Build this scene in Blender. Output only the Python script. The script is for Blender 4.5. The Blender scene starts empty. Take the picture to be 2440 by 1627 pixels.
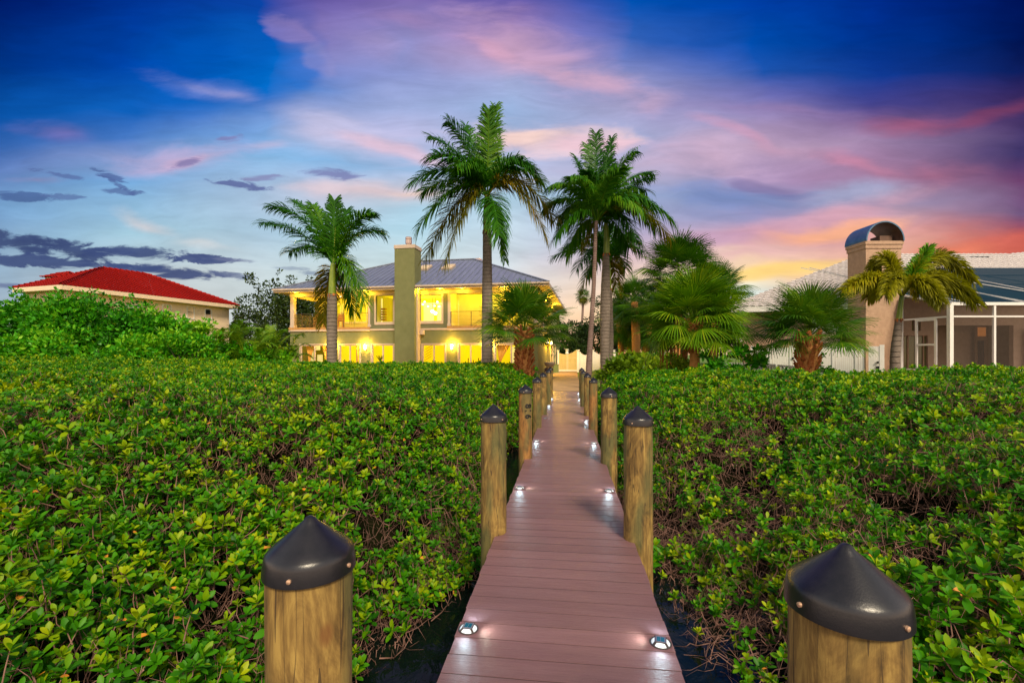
import bpy, math, random
import numpy as np
from mathutils import Vector, Matrix, noise
R = math.radians
random.seed(7); rng = np.random.default_rng(7)
sc = bpy.context.scene
COL = sc.collection
# ------------------------------------------------------------------ camera
F = 1100.0; CX, HY = 1220.0, 845.0; EYE = 1.605      # focal length, centre and horizon in photo pixels; eye height over the deck
cam = bpy.data.cameras.new('camera'); co = bpy.data.objects.new('camera', cam); COL.objects.link(co)
cam.sensor_width = 36; cam.lens = F/2440*36; cam.shift_y = (HY-813.5)/2440
cam.clip_start = .05; cam.clip_end = 5000
co.location = (0, 0, EYE); co.rotation_euler = (R(90), 0, 0); sc.camera = co
sc.view_settings.view_transform = 'Standard'; sc.view_settings.look = 'None'
sc.view_settings.exposure = 0.0; sc.view_settings.gamma = 1; sc.view_settings.use_curve_mapping = False
sc.cycles.use_denoising = True; sc.cycles.max_bounces = 7; sc.cycles.transparent_max_bounces = 16
sc.cycles.sample_clamp_indirect = 6; sc.cycles.caustics_reflective = False; sc.cycles.caustics_refractive = False

def lin(c):
    return tuple((v/255/12.92 if v/255 <= .04045 else ((v/255+.055)/1.055)**2.4) for v in c)
def sky_c(c):      # clouds and low sky a touch paler than the first estimate
    k = min(1, max(0, (c[0]-70)/60)) if c[2] > 110 else 0
    return lin((c[0]+(8*k), c[1]+(13*k), c[2]+(4*k)))
# ------------------------------------------------------------------ node helper
class NT:
    def __init__(s, nt): s.nt = nt; s.n = nt.nodes; s.l = nt.links
    def add(s, t, **k):
        n = s.n.new(t)
        for a, b in k.items(): setattr(n, a, b)
        return n
    def inp(s, sock, v):
        if v is None: return
        if isinstance(v, bpy.types.NodeSocket): s.l.new(v, sock)
        else: sock.default_value = v
    def math(s, op, a, b=None, c=None, clamp=False):
        n = s.add('ShaderNodeMath', operation=op); n.use_clamp = clamp
        for i, v in enumerate((a, b, c)):
            if v is not None: s.inp(n.inputs[i], v)
        return n.outputs[0]
    def mix(s, f, a, b, bt='MIX'):
        n = s.add('ShaderNodeMix', data_type='RGBA', blend_type=bt); s.inp(n.inputs[0], f)
        s.inp(n.inputs[6], a if not isinstance(a, tuple) else (*a[:3], 1)); s.inp(n.inputs[7], b if not isinstance(b, tuple) else (*b[:3], 1))
        return n.outputs[2]
    def rng(s, v, a, b, c=0, d=1, smooth=True):
        n = s.add('ShaderNodeMapRange', interpolation_type='SMOOTHSTEP' if smooth else 'LINEAR')
        for i, x in enumerate((v, a, b, c, d)): s.inp(n.inputs[i], x)
        return n.outputs[0]
    def noise(s, vec, scale, det=3, rough=.55, dist=0.):
        n = s.add('ShaderNodeTexNoise'); s.inp(n.inputs['Vector'], vec); n.inputs['Scale'].default_value = scale
        n.inputs['Detail'].default_value = det; n.inputs['Roughness'].default_value = rough; n.inputs['Distortion'].default_value = dist
        return n
    def map(s, vec, loc=(0,0,0), rot=(0,0,0), sca=(1,1,1), typ='POINT'):
        n = s.add('ShaderNodeMapping', vector_type=typ); s.inp(n.inputs[0], vec)
        n.inputs[1].default_value = loc; n.inputs[2].default_value = rot; n.inputs[3].default_value = sca
        return n.outputs[0]
    def ramp(s, f, stops, ease='LINEAR'):
        n = s.add('ShaderNodeValToRGB'); n.color_ramp.interpolation = ease; e = n.color_ramp.elements
        while len(e) > 1: e.remove(e[-1])
        e[0].position = stops[0][0]; e[0].color = (*stops[0][1], 1)
        for p, c in stops[1:]:
            q = e.new(p); q.color = (*c, 1)
        s.inp(n.inputs[0], f); return n.outputs[0]
# ------------------------------------------------------------------ sky (world): a sunset sky laid out by direction
W = bpy.data.worlds.new('World'); sc.world = W; W.use_nodes = True
w = NT(W.node_tree); w.n.clear()
tc = w.add('ShaderNodeTexCoord'); sp = w.add('ShaderNodeSeparateXYZ'); w.l.new(tc.outputs['Generated'], sp.inputs[0])
yy = w.math('MAXIMUM', sp.outputs[1], .18)
pxs = w.math('MULTIPLY_ADD', w.math('DIVIDE', sp.outputs[0], yy), 1.1, 1.22)      # azimuth tangent (thousands of units)
pys = w.math('MULTIPLY_ADD', w.math('DIVIDE', sp.outputs[2], yy), -1.1, .845)     # elevation tangent
cb = w.add('ShaderNodeCombineXYZ'); w.l.new(pxs, cb.inputs[0]); w.l.new(pys, cb.inputs[1])
P0 = cb.outputs[0]
wn = w.noise(w.map(P0, sca=(1, 2.4, 1)), 2.6, 3, .5)
wsep = w.add('ShaderNodeVectorMath', operation='MULTIPLY_ADD'); w.l.new(wn.outputs['Color'], wsep.inputs[0])
wsep.inputs[1].default_value = (.24, .09, 0); w.l.new(P0, wsep.inputs[2])
sh = w.add('ShaderNodeVectorMath', operation='SUBTRACT'); w.l.new(wsep.outputs[0], sh.inputs[0]); sh.inputs[1].default_value = (.12, .045, 0)
PW = sh.outputs[0]
ws2 = w.add('ShaderNodeSeparateXYZ'); w.l.new(PW, ws2.inputs[0]); ux, uy = ws2.outputs[0], ws2.outputs[1]
cols = {
 0:   [(0,(0,25,105)),(150,(0,50,130)),(280,(8,82,165)),(340,(50,100,175)),(400,(95,125,190)),(500,(110,150,200)),(600,(140,165,200)),(700,(150,165,190)),(845,(170,170,185))],
 300: [(0,(0,50,145)),(150,(0,68,168)),(270,(15,98,190)),(330,(70,120,195)),(380,(130,145,205)),(440,(112,160,215)),(550,(155,188,215)),(650,(180,187,202)),(845,(200,190,190))],
 640: [(0,(10,68,165)),(100,(0,92,188)),(200,(0,108,203)),(240,(20,112,205)),(290,(110,145,212)),(380,(125,172,226)),(450,(160,180,218)),(550,(165,190,220)),(650,(192,202,216)),(845,(205,200,200))],
 760: [(0,(100,85,165)),(60,(125,108,182)),(150,(125,120,190)),(220,(90,130,205)),(280,(160,165,218)),(330,(185,178,218)),(390,(130,172,226)),(450,(185,182,212)),(550,(168,196,222)),(650,(195,206,218)),(845,(205,205,205))],
 960: [(0,(118,95,170)),(100,(135,125,190)),(170,(135,142,208)),(250,(150,160,215)),(320,(180,175,220)),(400,(150,178,225)),(450,(200,190,208)),(500,(165,195,224)),(550,(168,200,226)),(650,(198,212,224)),(845,(215,205,205))],
 1220:[(0,(85,78,160)),(60,(140,110,180)),(130,(185,145,190)),(190,(155,160,212)),(260,(145,165,215)),(400,(172,180,222)),(470,(165,195,226)),(550,(192,205,228)),(650,(210,212,225)),(750,(238,205,198)),(845,(245,190,160))],
 1500:[(0,(0,80,175)),(90,(50,98,185)),(180,(130,130,192)),(250,(160,148,198)),(330,(158,162,210)),(400,(185,165,202)),(470,(150,160,205)),(540,(165,160,202)),(600,(200,168,192)),(670,(240,205,190)),(760,(252,205,160)),(845,(255,170,110))],
 1800:[(0,(0,62,165)),(100,(0,76,172)),(170,(30,85,175)),(230,(100,100,175)),(300,(150,128,182)),(360,(185,150,188)),(420,(155,132,182)),(470,(122,135,190)),(520,(155,140,190)),(560,(205,150,175)),(600,(235,190,182)),(650,(245,210,165)),(700,(215,222,222)),(845,(235,200,170))],
 2100:[(0,(0,42,138)),(100,(0,50,140)),(180,(15,55,142)),(250,(70,68,140)),(300,(120,85,140)),(350,(150,118,165)),(420,(160,112,155)),(480,(160,140,180)),(540,(215,150,155)),(590,(230,165,150)),(845,(240,150,110))],
 2440:[(0,(0,14,78)),(100,(0,20,84)),(180,(12,28,90)),(240,(60,42,95)),(300,(62,46,98)),(380,(68,56,108)),(440,(110,66,110)),(500,(110,80,125)),(550,(165,80,95)),(600,(215,92,75)),(845,(220,110,70))]}
keys = sorted(cols); base = None
fy = w.math('DIVIDE', uy, .9, clamp=True)
for i, k in enumerate(keys):
    c = w.ramp(fy, [(y/900, sky_c(v)) for y, v in cols[k]])
    base = c if base is None else w.mix(w.rng(ux, keys[i-1]/1000, k/1000, smooth=False), base, c)
n1 = w.noise(w.map(P0, rot=(0, 0, R(6)), sca=(1, 3.2, 1)), 4.2, 6, .6, .4).outputs['Fac']
n2 = w.noise(w.map(P0, rot=(0, 0, R(5)), sca=(1, 3.6, 1)), 11, 6, .66, .6).outputs['Fac']
strokes = [  # x, y, rx, ry, slope, colour, opacity, softness, noise amount, noise kind
 (700,165,95,80,-10,(0,106,203),.75,.5,.5,1),(600,100,120,90,0,(0,88,184),.6,.9,.3,1),
 (690,70,70,40,45,(150,120,185),.6,.4,.6,1),(745,140,90,30,40,(140,130,195),.5,.4,.6,1),
 (560,232,260,36,13,(150,148,208),.6,1.,.7,1),(540,225,130,16,12,(178,160,208),.4,1.,.7,1),
 (130,318,120,28,8,(120,98,170),.7,.9,.5,1),(430,384,240,42,-5,(188,160,205),.85,.8,.7,1),(470,392,120,16,-9,(225,165,195),.6,.8,.5,1),
 (640,355,60,14,0,(200,175,210),.6,.8,.5,1),(830,325,170,60,22,(190,182,222),.7,.6,.7,1),(950,358,170,26,12,(228,182,205),.85,.7,.6,1),
 (880,452,230,26,2,(228,195,205),.85,.8,.7,1),(980,455,100,10,-2,(252,208,190),.7,.8,.4,1),
 (100,432,110,16,3,(150,120,165),.6,.8,.6,1),
 (790,416,90,15,4,(112,112,170),.85,.6,1.1,2),(570,438,80,14,8,(86,94,156),.88,.5,1.2,2),(620,425,80,10,-4,(125,120,175),.8,.5,.8,2),
 (262,420,50,12,20,(78,98,155),.85,.4,1.3,2),(280,440,60,9,30,(80,100,155),.8,.4,1.3,2),(290,455,60,12,8,(80,100,155),.8,.4,1.,2),(60,470,100,14,6,(70,95,150),.85,.4,1.,2),(160,470,70,9,4,(88,110,165),.8,.4,1.,2),(150,418,90,8,10,(85,100,160),.7,.5,1.,2),
 (445,388,52,13,-18,(120,110,170),.85,.5,.8,2),(545,331,55,11,-8,(120,115,175),.8,.5,.8,2),
 (350,538,120,20,18,(218,200,205),.75,.8,.5,1),(490,590,130,16,8,(220,208,210),.6,.9,.5,1),
 (40,580,180,30,8,(62,78,122),1.,.5,1.,2),(170,596,190,24,7,(62,78,122),1.,.5,1.,2),(330,604,200,19,4,(62,78,124),1.,.5,1.,2),(480,617,120,13,4,(70,84,130),1.,.3,.9,2),(400,646,180,17,5,(66,80,126),1.,.5,1.1,2),(90,622,140,20,4,(66,82,128),1.,.3,.9,2),(300,640,120,14,2,(66,82,128),.9,.3,.9,2),(545,655,70,9,6,(95,105,145),.8,.4,.8,2),(560,620,60,7,4,(110,115,155),.7,.5,.8,2),
 (690,640,60,7,3,(135,145,175),.75,.5,.9,2),(770,655,95,10,5,(128,140,172),.8,.5,.9,2),(30,683,90,9,5,(95,105,150),.8,.5,.8,2),(820,700,70,8,5,(150,160,185),.5,.5,.9,2),
 (1110,75,120,50,20,(170,130,190),.55,.9,.7,1),(1300,135,310,66,24,(200,152,190),.9,.8,.6,1),(1180,115,90,26,18,(222,158,190),.65,.8,.6,1),(1400,188,190,28,16,(212,160,192),.7,.8,.6,1),(1565,240,85,44,10,(190,156,198),.85,.7,.6,1),
 (960,60,150,30,12,(165,120,178),.5,.9,.7,1),(880,110,110,30,15,(165,140,195),.5,.9,.7,1),
 (1280,322,270,44,2,(238,195,202),.9,.6,.8,1),(1240,316,140,26,0,(252,208,200),.9,.6,.8,1),(1400,335,120,22,5,(240,185,205),.6,.7,.7,1),
 (1080,380,200,16,8,(215,185,210),.5,.9,.7,1),(1300,425,220,18,2,(200,190,215),.4,.9,.6,1),
 (1670,385,210,58,6,(208,166,200),.85,.8,.6,1),(1770,335,130,24,24,(208,145,182),.7,.7,.6,1),(1850,368,130,18,4,(200,148,185),.6,.8,.6,1),
 (1870,270,260,22,3,(148,112,170),.6,.8,.6,1),
 (1720,468,230,42,4,(112,130,192),.85,.7,.7,1),(1840,442,90,15,6,(118,100,155),.75,.6,.8,1),(1890,458,90,9,-4,(100,110,165),.6,.6,.8,1),(1700,510,160,16,8,(128,130,180),.6,.7,.8,1),
 (2050,455,180,32,-8,(155,166,208),.8,.8,.6,1),(1960,515,370,40,-16,(218,152,172),.85,.8,.6,1),
 (1960,548,220,24,-9,(252,168,125),1.,.7,.6,1),(1720,572,200,26,-2,(188,142,182),.8,.7,.6,1),(1800,600,150,14,-8,(225,165,180),.7,.8,.5,1),
 (1860,638,240,26,-9,(255,206,112),1.,.7,.5,1),(1700,665,150,14,-4,(250,200,130),.6,.8,.5,1),
 (2190,308,150,38,-5,(168,72,110),.7,.8,.6,1),(2380,270,190,22,-18,(135,58,88),.65,.8,.5,1),
 (2230,418,180,34,-2,(175,98,135),.75,.8,.6,1),(2060,400,150,24,14,(205,120,155),.7,.8,.6,1),
 (2430,375,180,46,-5,(58,48,98),.75,.9,.5,1),(2350,600,330,62,-11,(218,100,78),.9,.6,.5,1),(2200,600,200,22,-5,(245,135,95),.7,.8,.5,1)]
for (x, y, rx, ry, sl, c, op, soft, na, nk) in strokes:
    m = w.map(PW if nk == 1 else P0, (x/1000, y/1000, 0), (0, 0, R(sl)), (rx*(1.28 if nk == 1 else 1.15)/1000, ry*(1.4 if nk == 1 else 1.2)/1000, 1), 'TEXTURE')
    g = w.add('ShaderNodeTexGradient', gradient_type='SPHERICAL'); w.l.new(m, g.inputs[0])
    na *= 2.1 if nk == 1 else 2.6; op *= .82 if nk == 1 else .95; c = tuple(a*.93+b*.07 for a, b in zip(c, (160, 150, 200))) if nk == 1 else c
    q = w.math('MULTIPLY_ADD', n1 if nk == 1 else n2, na, w.math('SUBTRACT', g.outputs[1], .5*na))
    base = w.mix(w.math('MULTIPLY', w.math('MULTIPLY', w.rng(q, .18, .18+soft), w.rng(g.outputs[1], 0, .22)), op), base, sky_c(c))
n3 = w.noise(w.map(PW, rot=(0, 0, R(16)), sca=(1, 5.5, 1)), 6.5, 7, .62, .6).outputs['Fac']
fine = w.math('MULTIPLY', w.rng(n1, .25, .75, .9, 1.1, False), w.rng(n3, .3, .7, .92, 1.08, False))
base = w.mix(1.0, base, fine, 'MULTIPLY')
# rest of the sky dome: overhead blue, and the glow of the set sun behind the viewer
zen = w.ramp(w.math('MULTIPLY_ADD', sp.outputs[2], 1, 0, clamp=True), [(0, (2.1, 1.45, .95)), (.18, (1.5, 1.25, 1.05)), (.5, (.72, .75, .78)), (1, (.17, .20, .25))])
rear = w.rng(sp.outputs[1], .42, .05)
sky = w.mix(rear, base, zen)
sky = w.mix(w.rng(sp.outputs[2], -.02, -.1), sky, (.03, .04, .05))
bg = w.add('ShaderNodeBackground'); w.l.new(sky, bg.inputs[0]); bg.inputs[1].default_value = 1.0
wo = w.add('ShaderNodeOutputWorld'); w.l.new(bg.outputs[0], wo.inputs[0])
W.cycles.sampling_method = 'MANUAL'; W.cycles.sample_map_resolution = 512
# soft low light from the western afterglow behind the viewer's left shoulder
sl = bpy.data.lights.new('sun', 'SUN'); so = bpy.data.objects.new('sun', sl); COL.objects.link(so)
sl.energy = 4.2; sl.angle = R(14); sl.color = (1, .84, .60)
so.rotation_euler = Vector((-.28, .85, -.85)).to_track_quat('-Z', 'Y').to_euler()

# ------------------------------------------------------------------ materials
def material(name):
    m = bpy.data.materials.new(name); m.use_nodes = True
    t = NT(m.node_tree); b = t.n['Principled BSDF']; return m, t, b
def MAT(name, c1, c2=None, scale=3., stretch=(1,1,1), rough=.6, bump=0., bscale=None, metal=0., spec=.5, det=4, c3=None, emit=None, estr=0):
    m, t, b = material(name)
    tcn = t.add('ShaderNodeTexCoord'); v = t.map(tcn.outputs['Object'], sca=stretch)
    if c2 is not None:
        f = t.noise(v, scale, det, .6).outputs['Fac']
        st = [(.3, c1), (.7, c2)] if c3 is None else [(.28, c1), (.5, c2), (.72, c3)]
        t.l.new(t.ramp(f, st), b.inputs['Base Color'])
    else: b.inputs['Base Color'].default_value = (*c1, 1)
    b.inputs['Roughness'].default_value = rough; b.inputs['Metallic'].default_value = metal; b.inputs['Specular IOR Level'].default_value = spec
    if bump:
        bn = t.add('ShaderNodeBump'); bn.inputs['Strength'].default_value = bump; bn.inputs['Distance'].default_value = .02
        t.l.new(t.noise(v, bscale or scale*3, 4, .65).outputs['Fac'], bn.inputs['Height']); t.l.new(bn.outputs[0], b.inputs['Normal'])
    if emit: b.inputs['Emission Color'].default_value = (*emit, 1); b.inputs['Emission Strength'].default_value = estr
    return m
def LEAF(name, dark, mid, light, rough=.42, trans=.3, brown=None, pb=.03):
    """leaf colour varies by leaf (attribute v) and by plant piece"""
    m, t, b = material(name)
    a = t.add('ShaderNodeAttribute', attribute_name='v'); oi = t.add('ShaderNodeObjectInfo')
    gn = t.noise(t.add('ShaderNodeNewGeometry').outputs['Position'], .55, 3).outputs['Fac']
    f = t.math('ADD', t.math('MULTIPLY', a.outputs['Fac'], .55), t.math('ADD', t.math('MULTIPLY', oi.outputs['Random'], .42), t.math('MULTIPLY', t.math('SUBTRACT', gn, .5), .7)))
    c = t.ramp(f, [(.08, dark), (.5, mid), (.92, light)])
    if brown: c = t.mix(t.math('GREATER_THAN', a.outputs['Fac'], 1-pb), c, brown)
    t.l.new(c, b.inputs['Base Color']); b.inputs['Roughness'].default_value = rough; b.inputs['Specular IOR Level'].default_value = .2
    tr = t.add('ShaderNodeBsdfTranslucent'); t.l.new(t.mix(1., c, (1.2, 1.25, .5), 'MULTIPLY'), tr.inputs[0])
    mx = t.add('ShaderNodeMixShader'); mx.inputs[0].default_value = trans
    t.l.new(b.outputs[0], mx.inputs[1]); t.l.new(tr.outputs[0], mx.inputs[2]); t.l.new(mx.outputs[0], t.n['Material Output'].inputs[0])
    return m
def GLASS(name, tint=(1,1,1), fac=.08):
    m, t, b = material(name); t.n.remove(b)
    tr = t.add('ShaderNodeBsdfTransparent'); tr.inputs[0].default_value = (*tint, 1)
    g = t.add('ShaderNodeBsdfGlossy'); g.inputs['Roughness'].default_value = .03
    lw = t.add('ShaderNodeLayerWeight'); lw.inputs[0].default_value = fac
    mx = t.add('ShaderNodeMixShader'); t.l.new(lw.outputs['Fresnel'], mx.inputs[0]); t.l.new(tr.outputs[0], mx.inputs[1]); t.l.new(g.outputs[0], mx.inputs[2])
    t.l.new(mx.outputs[0], t.n['Material Output'].inputs[0]); return m
M = {}
M['mangrove'] = LEAF('mangrove_leaf', (.009,.080,.002), (.062,.265,.002), (.42,.48,.004), .46, .30)
M['mangrove_orange'] = MAT('withered_leaf', (.62,.19,.012), (.5,.27,.02), 8, rough=.6)
M['twig'] = MAT('twig', (.12,.055,.04), (.32,.17,.13), 8, rough=.8)
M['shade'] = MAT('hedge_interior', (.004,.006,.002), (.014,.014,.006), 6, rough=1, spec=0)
M['palm'] = LEAF('palm_frond_green', (.012,.075,.004), (.045,.18,.005), (.15,.29,.008), .4, .3)
M['palm_old'] = LEAF('palm_frond_olive', (.06,.08,.006), (.16,.16,.01), (.34,.20,.014), .5, .3)
M['fan'] = LEAF('fan_palm_leaf', (.014,.07,.004), (.055,.165,.006), (.18,.28,.012), .38, .25)
M['fan_gold'] = LEAF('fan_palm_leaf_light', (.030,.10,.003), (.10,.24,.005), (.27,.36,.010), .4, .3)
M['foxtail'] = LEAF('foxtail_frond', (.14,.15,.003), (.36,.34,.005), (.62,.38,.006), .5, .4)
M['foxtail_green'] = LEAF('foxtail_frond_green', (.06,.2,.004), (.2,.42,.008), (.42,.5,.012), .5, .4)
M['shrub'] = LEAF('shrub_leaf', (.008,.09,.003), (.06,.33,.006), (.34,.60,.02), .4, .25)
M['areca'] = LEAF('areca_frond', (.035,.12,.004), (.12,.26,.008), (.30,.38,.012), .4, .3)
M['oak'] = LEAF('oak_leaf', (.008,.024,.005), (.025,.055,.008), (.07,.10,.012), .6, .1)
M['ground_leaf'] = LEAF('garden_leaf', (.06,.14,.006), (.2,.34,.01), (.45,.48,.015), .45, .3)
M['trunk_royal'] = MAT('royal_palm_trunk', (.11,.085,.07), (.25,.19,.155), 9, (1.6,1.6,5), rough=.85, bump=.4, bscale=30, c3=(.18,.145,.12))
M['trunk_coco'] = MAT('coconut_trunk', (.15,.09,.08), (.33,.21,.19), 8, (1,1,4), rough=.9, bump=.5)
M['shaft'] = MAT('crownshaft', (.10,.17,.012), (.28,.34,.03), 3, (3,3,.6), rough=.4)
def mat_rings(name, a, b_, c, pitch):
    m, t, b = material(name); g = t.add('ShaderNodeTexCoord').outputs['Object']; sp_ = t.add('ShaderNodeSeparateXYZ'); t.l.new(g, sp_.inputs[0])
    wob = t.noise(g, 3, 2).outputs['Fac']; ph = t.math('MULTIPLY', t.math('ADD', sp_.outputs[2], t.math('MULTIPLY', wob, .12)), 1/pitch); saw = t.math('FRACT', ph)
    rg = t.rng(saw, .0, .22); n_ = t.noise(t.map(g, sca=(1, 1, 3)), 11, 5, .65).outputs['Fac']; bl = t.noise(g, 2.2, 3).outputs['Fac']
    col = t.ramp(t.math('ADD', t.math('MULTIPLY', n_, .6), t.math('MULTIPLY', bl, .4)), [(.32, a), (.5, b_), (.68, c)]); col = t.mix(t.math('MULTIPLY', t.math('SUBTRACT', 1., rg), .55), col, tuple(x*.35 for x in a))
    t.l.new(col, b.inputs['Base Color']); b.inputs['Roughness'].default_value = .9
    bn = t.add('ShaderNodeBump'); bn.inputs['Strength'].default_value = .8; bn.inputs['Distance'].default_value = .02; t.l.new(t.math('ADD', rg, t.math('MULTIPLY', n_, .6)), bn.inputs['Height']); t.l.new(bn.outputs[0], b.inputs['Normal']); return m
M['trunk_royal'] = mat_rings('royal_palm_trunk', (.11,.085,.07), (.19,.15,.12), (.28,.22,.18), .17)
M['trunk_coco'] = mat_rings('coconut_trunk', (.13,.075,.065), (.23,.15,.13), (.34,.24,.21), .11)
M['boot'] = MAT('palm_boot', (.16,.035,.008), (.42,.13,.03), 6, (2,2,1), rough=.9, bump=.3, c3=(.5,.22,.08))
M['sabal_trunk'] = MAT('sabal_trunk', (.42,.17,.045), (.62,.30,.09), 14, rough=.9, bump=.5)
M['bark'] = MAT('bark', (.03,.02,.014), (.07,.05,.035), 6, (1,1,.3), rough=.95, bump=.5)
M['cap'] = MAT('post_cap_plastic', (.010,.010,.014), (.016,.015,.020), 40, rough=.30, bump=.06, bscale=220, spec=.55)
M['screw'] = MAT('brass_screw', (.7,.45,.3), rough=.4, metal=.6)
M['olive'] = MAT('olive_stucco', (.16,.165,.062), (.20,.20,.08), 2, rough=.9, bump=.25, bscale=60)
M['olive_siding'] = MAT('olive_siding', (.15,.15,.075), (.19,.185,.09), 2, rough=.8)
M['lamplit_siding'] = MAT('siding_lit_tint', (.58,.56,.26), (.66,.64,.32), 2, rough=.8)  # balcony lamp glow put into the siding's base colour
M['cream'] = MAT('cream_trim', (.50,.38,.29), (.58,.45,.35), 3, rough=.7)
M['white'] = MAT('white_vinyl', (.70,.68,.66), (.82,.80,.77), 2, rough=.5)
M['red_tile'] = MAT('red_roof_tile', (.11,.004,.003), (.34,.010,.005), 9, rough=.75, bump=.2, c3=(.28,.006,.003), spec=.15)
M['house_wall'] = MAT('cream_stucco', (.76,.58,.40), (.85,.67,.48), 6, rough=.9, bump=.5, bscale=35)
M['tan'] = MAT('tan_stucco', (.40,.255,.17), (.50,.33,.225), 9, rough=.95, bump=.5, bscale=45)
M['tan_brightened'] = MAT('tan_stucco_lanai', (.50,.37,.28), (.58,.43,.33), 6, rough=.95, bump=.3)  # stucco copy brightened to offset light the screen roof blocks
M['white_tile'] = MAT('white_roof_tile', (.46,.42,.42), (.64,.60,.59), 7, rough=.8)
M['blue_metal'] = MAT('blue_metal_cap', (.05,.12,.22), (.12,.22,.32), 2, rough=.35, metal=.6)
M['rust_metal'] = MAT('brown_metal_lining', (.08,.045,.03), (.16,.09,.06), 3, rough=.5, metal=.3)
M['steel'] = MAT('steel', (.55,.42,.36), rough=.3, metal=.9)
M['dark'] = MAT('dark_void', (.01,.012,.015), rough=.3)
M['brown'] = MAT('dark_brown_wood', (.05,.018,.012), (.09,.03,.02), 6, rough=.6)
M['wood'] = MAT('teak', (.42,.2,.05), (.55,.28,.08), 5, (1,6,1), rough=.6)
M['teal'] = MAT('teal_cushion', (.0,.30,.30), (.0,.40,.40), 3, rough=.8)
M['rail'] = MAT('bronze_rail', (.10,.07,.04), rough=.45, metal=.3)
M['cablerail'] = MAT('brass_cable', (.35,.25,.08), rough=.4, metal=.3)
M['curtain'] = MAT('amber_curtain', (.62,.32,.05), (.75,.42,.08), 3, (8,8,.3), rough=.9, emit=(.6,.26,.02), estr=.25)
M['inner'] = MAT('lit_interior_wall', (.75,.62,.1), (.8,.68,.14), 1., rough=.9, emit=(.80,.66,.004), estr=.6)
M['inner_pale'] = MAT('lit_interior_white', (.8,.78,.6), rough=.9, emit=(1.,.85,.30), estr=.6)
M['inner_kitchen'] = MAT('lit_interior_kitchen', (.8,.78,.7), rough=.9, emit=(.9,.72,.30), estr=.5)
M['bulb'] = MAT('lit_bulb', (1,1,1), emit=(1,.93,.75), estr=7)
M['led'] = MAT('led_lens', (.8,.85,.9), rough=.15, emit=(.55,.8,1), estr=.35)
M['chrome'] = MAT('silver_casing', (.55,.55,.6), rough=.3, metal=.8)
M['gunmetal'] = MAT('gunmetal_ring', (.12,.10,.10), rough=.35, metal=.6)
M['solar'] = MAT('solar_cell', (.01,.10,.18), (.015,.16,.26), 2, rough=.12)
M['glass'] = GLASS('window_glass'); M['screen_glass'] = GLASS('greenish_glass', (.55,.65,.4), .2)
M['skylight_pane'] = MAT('skylight_pane', (.5,.4,.22), rough=.2, emit=(.8,.5,.12), estr=.25)
M['gate'] = MAT('gate_lamplight_tint', (.50,.40,.17), (.56,.46,.21), 3, rough=.6)  # yellow lamp light put into the white gate's base colour
M['pot'] = MAT('stone_pot', (.22,.15,.08), (.3,.2,.12), 8, rough=.8)
M['hvac'] = MAT('green_box_paint', (.09,.14,.05), (.12,.17,.07), 3, rough=.6)
def screen_mat(name, col, opac):
    m, t, b = material(name); b.inputs['Base Color'].default_value = (*col, 1); b.inputs['Roughness'].default_value = .9; b.inputs['Specular IOR Level'].default_value = .05
    tr = t.add('ShaderNodeBsdfTransparent'); mx = t.add('ShaderNodeMixShader'); mx.inputs[0].default_value = opac
    t.l.new(tr.outputs[0], mx.inputs[1]); t.l.new(b.outputs[0], mx.inputs[2]); t.l.new(mx.outputs[0], t.n['Material Output'].inputs[0]); return m
M['mesh_side'] = screen_mat('insect_screen', (.20,.16,.14), .18); M['mesh_roof'] = screen_mat('blue_screen_roof', (.008,.03,.055), .95)
def mat_metalroof():
    m, t, b = material('standing_seam_metal'); b.inputs['Metallic'].default_value = .55; b.inputs['Roughness'].default_value = .42
    f = t.noise(t.map(t.add('ShaderNodeTexCoord').outputs['Object'], sca=(3, .4, .4)), 2, 4).outputs['Fac']
    t.l.new(t.ramp(f, [(.3, (.23,.265,.35)), (.7, (.32,.36,.45))]), b.inputs['Base Color']); return m
M['metal_roof'] = mat_metalroof()
def mat_deck():
    m, t, b = material('composite_deck_board'); g = t.add('ShaderNodeTexCoord').outputs['Object']
    big = t.noise(t.map(g, sca=(1, 6.6, 1)), 1.2, 3).outputs['Fac']
    grain = t.noise(t.map(g, sca=(1.2, 34, 1)), 3.2, 6, .65, 1.3).outputs['Fac']
    ring = t.noise(t.map(g, sca=(.8, 9, 1)), 2.1, 3, .5, 2.5).outputs['Fac']
    fr = t.math('PINGPONG', t.math('MULTIPLY', ring, 14), .5)
    c = t.ramp(big, [(.25, (.182,.092,.100)), (.75, (.236,.125,.135))])
    sy = t.add('ShaderNodeSeparateXYZ'); t.l.new(g, sy.inputs[0]); wn_ = t.add('ShaderNodeTexWhiteNoise', noise_dimensions='1D'); t.l.new(t.math('FLOOR', t.math('DIVIDE', t.math('ADD', sy.outputs[1], 1.2), .151)), wn_.inputs['W'])
    c = t.mix(1., c, t.rng(wn_.outputs[0], 0, 1, .86, 1.12, False), 'MULTIPLY')
    st_ = t.noise(g, 1.7, 5, .65).outputs['Fac']; c = t.mix(t.rng(st_, .52, .72, 0, .3), c, (.16,.105,.10))
    c = t.mix(t.rng(grain, .42, .7, 0, .45), c, (.13,.065,.07))
    t.l.new(c, b.inputs['Base Color'])
    t.l.new(t.rng(grain, .3, .7, .34, .52, False), b.inputs['Roughness']); b.inputs['Specular IOR Level'].default_value = .5
    bn = t.add('ShaderNodeBump'); bn.inputs['Strength'].default_value = .35; bn.inputs['Distance'].default_value = .006
    t.l.new(t.math('ADD', grain, t.math('MULTIPLY', fr, .9)), bn.inputs['Height']); t.l.new(bn.outputs[0], b.inputs['Normal']); return m
M['deck'] = mat_deck()
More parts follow.
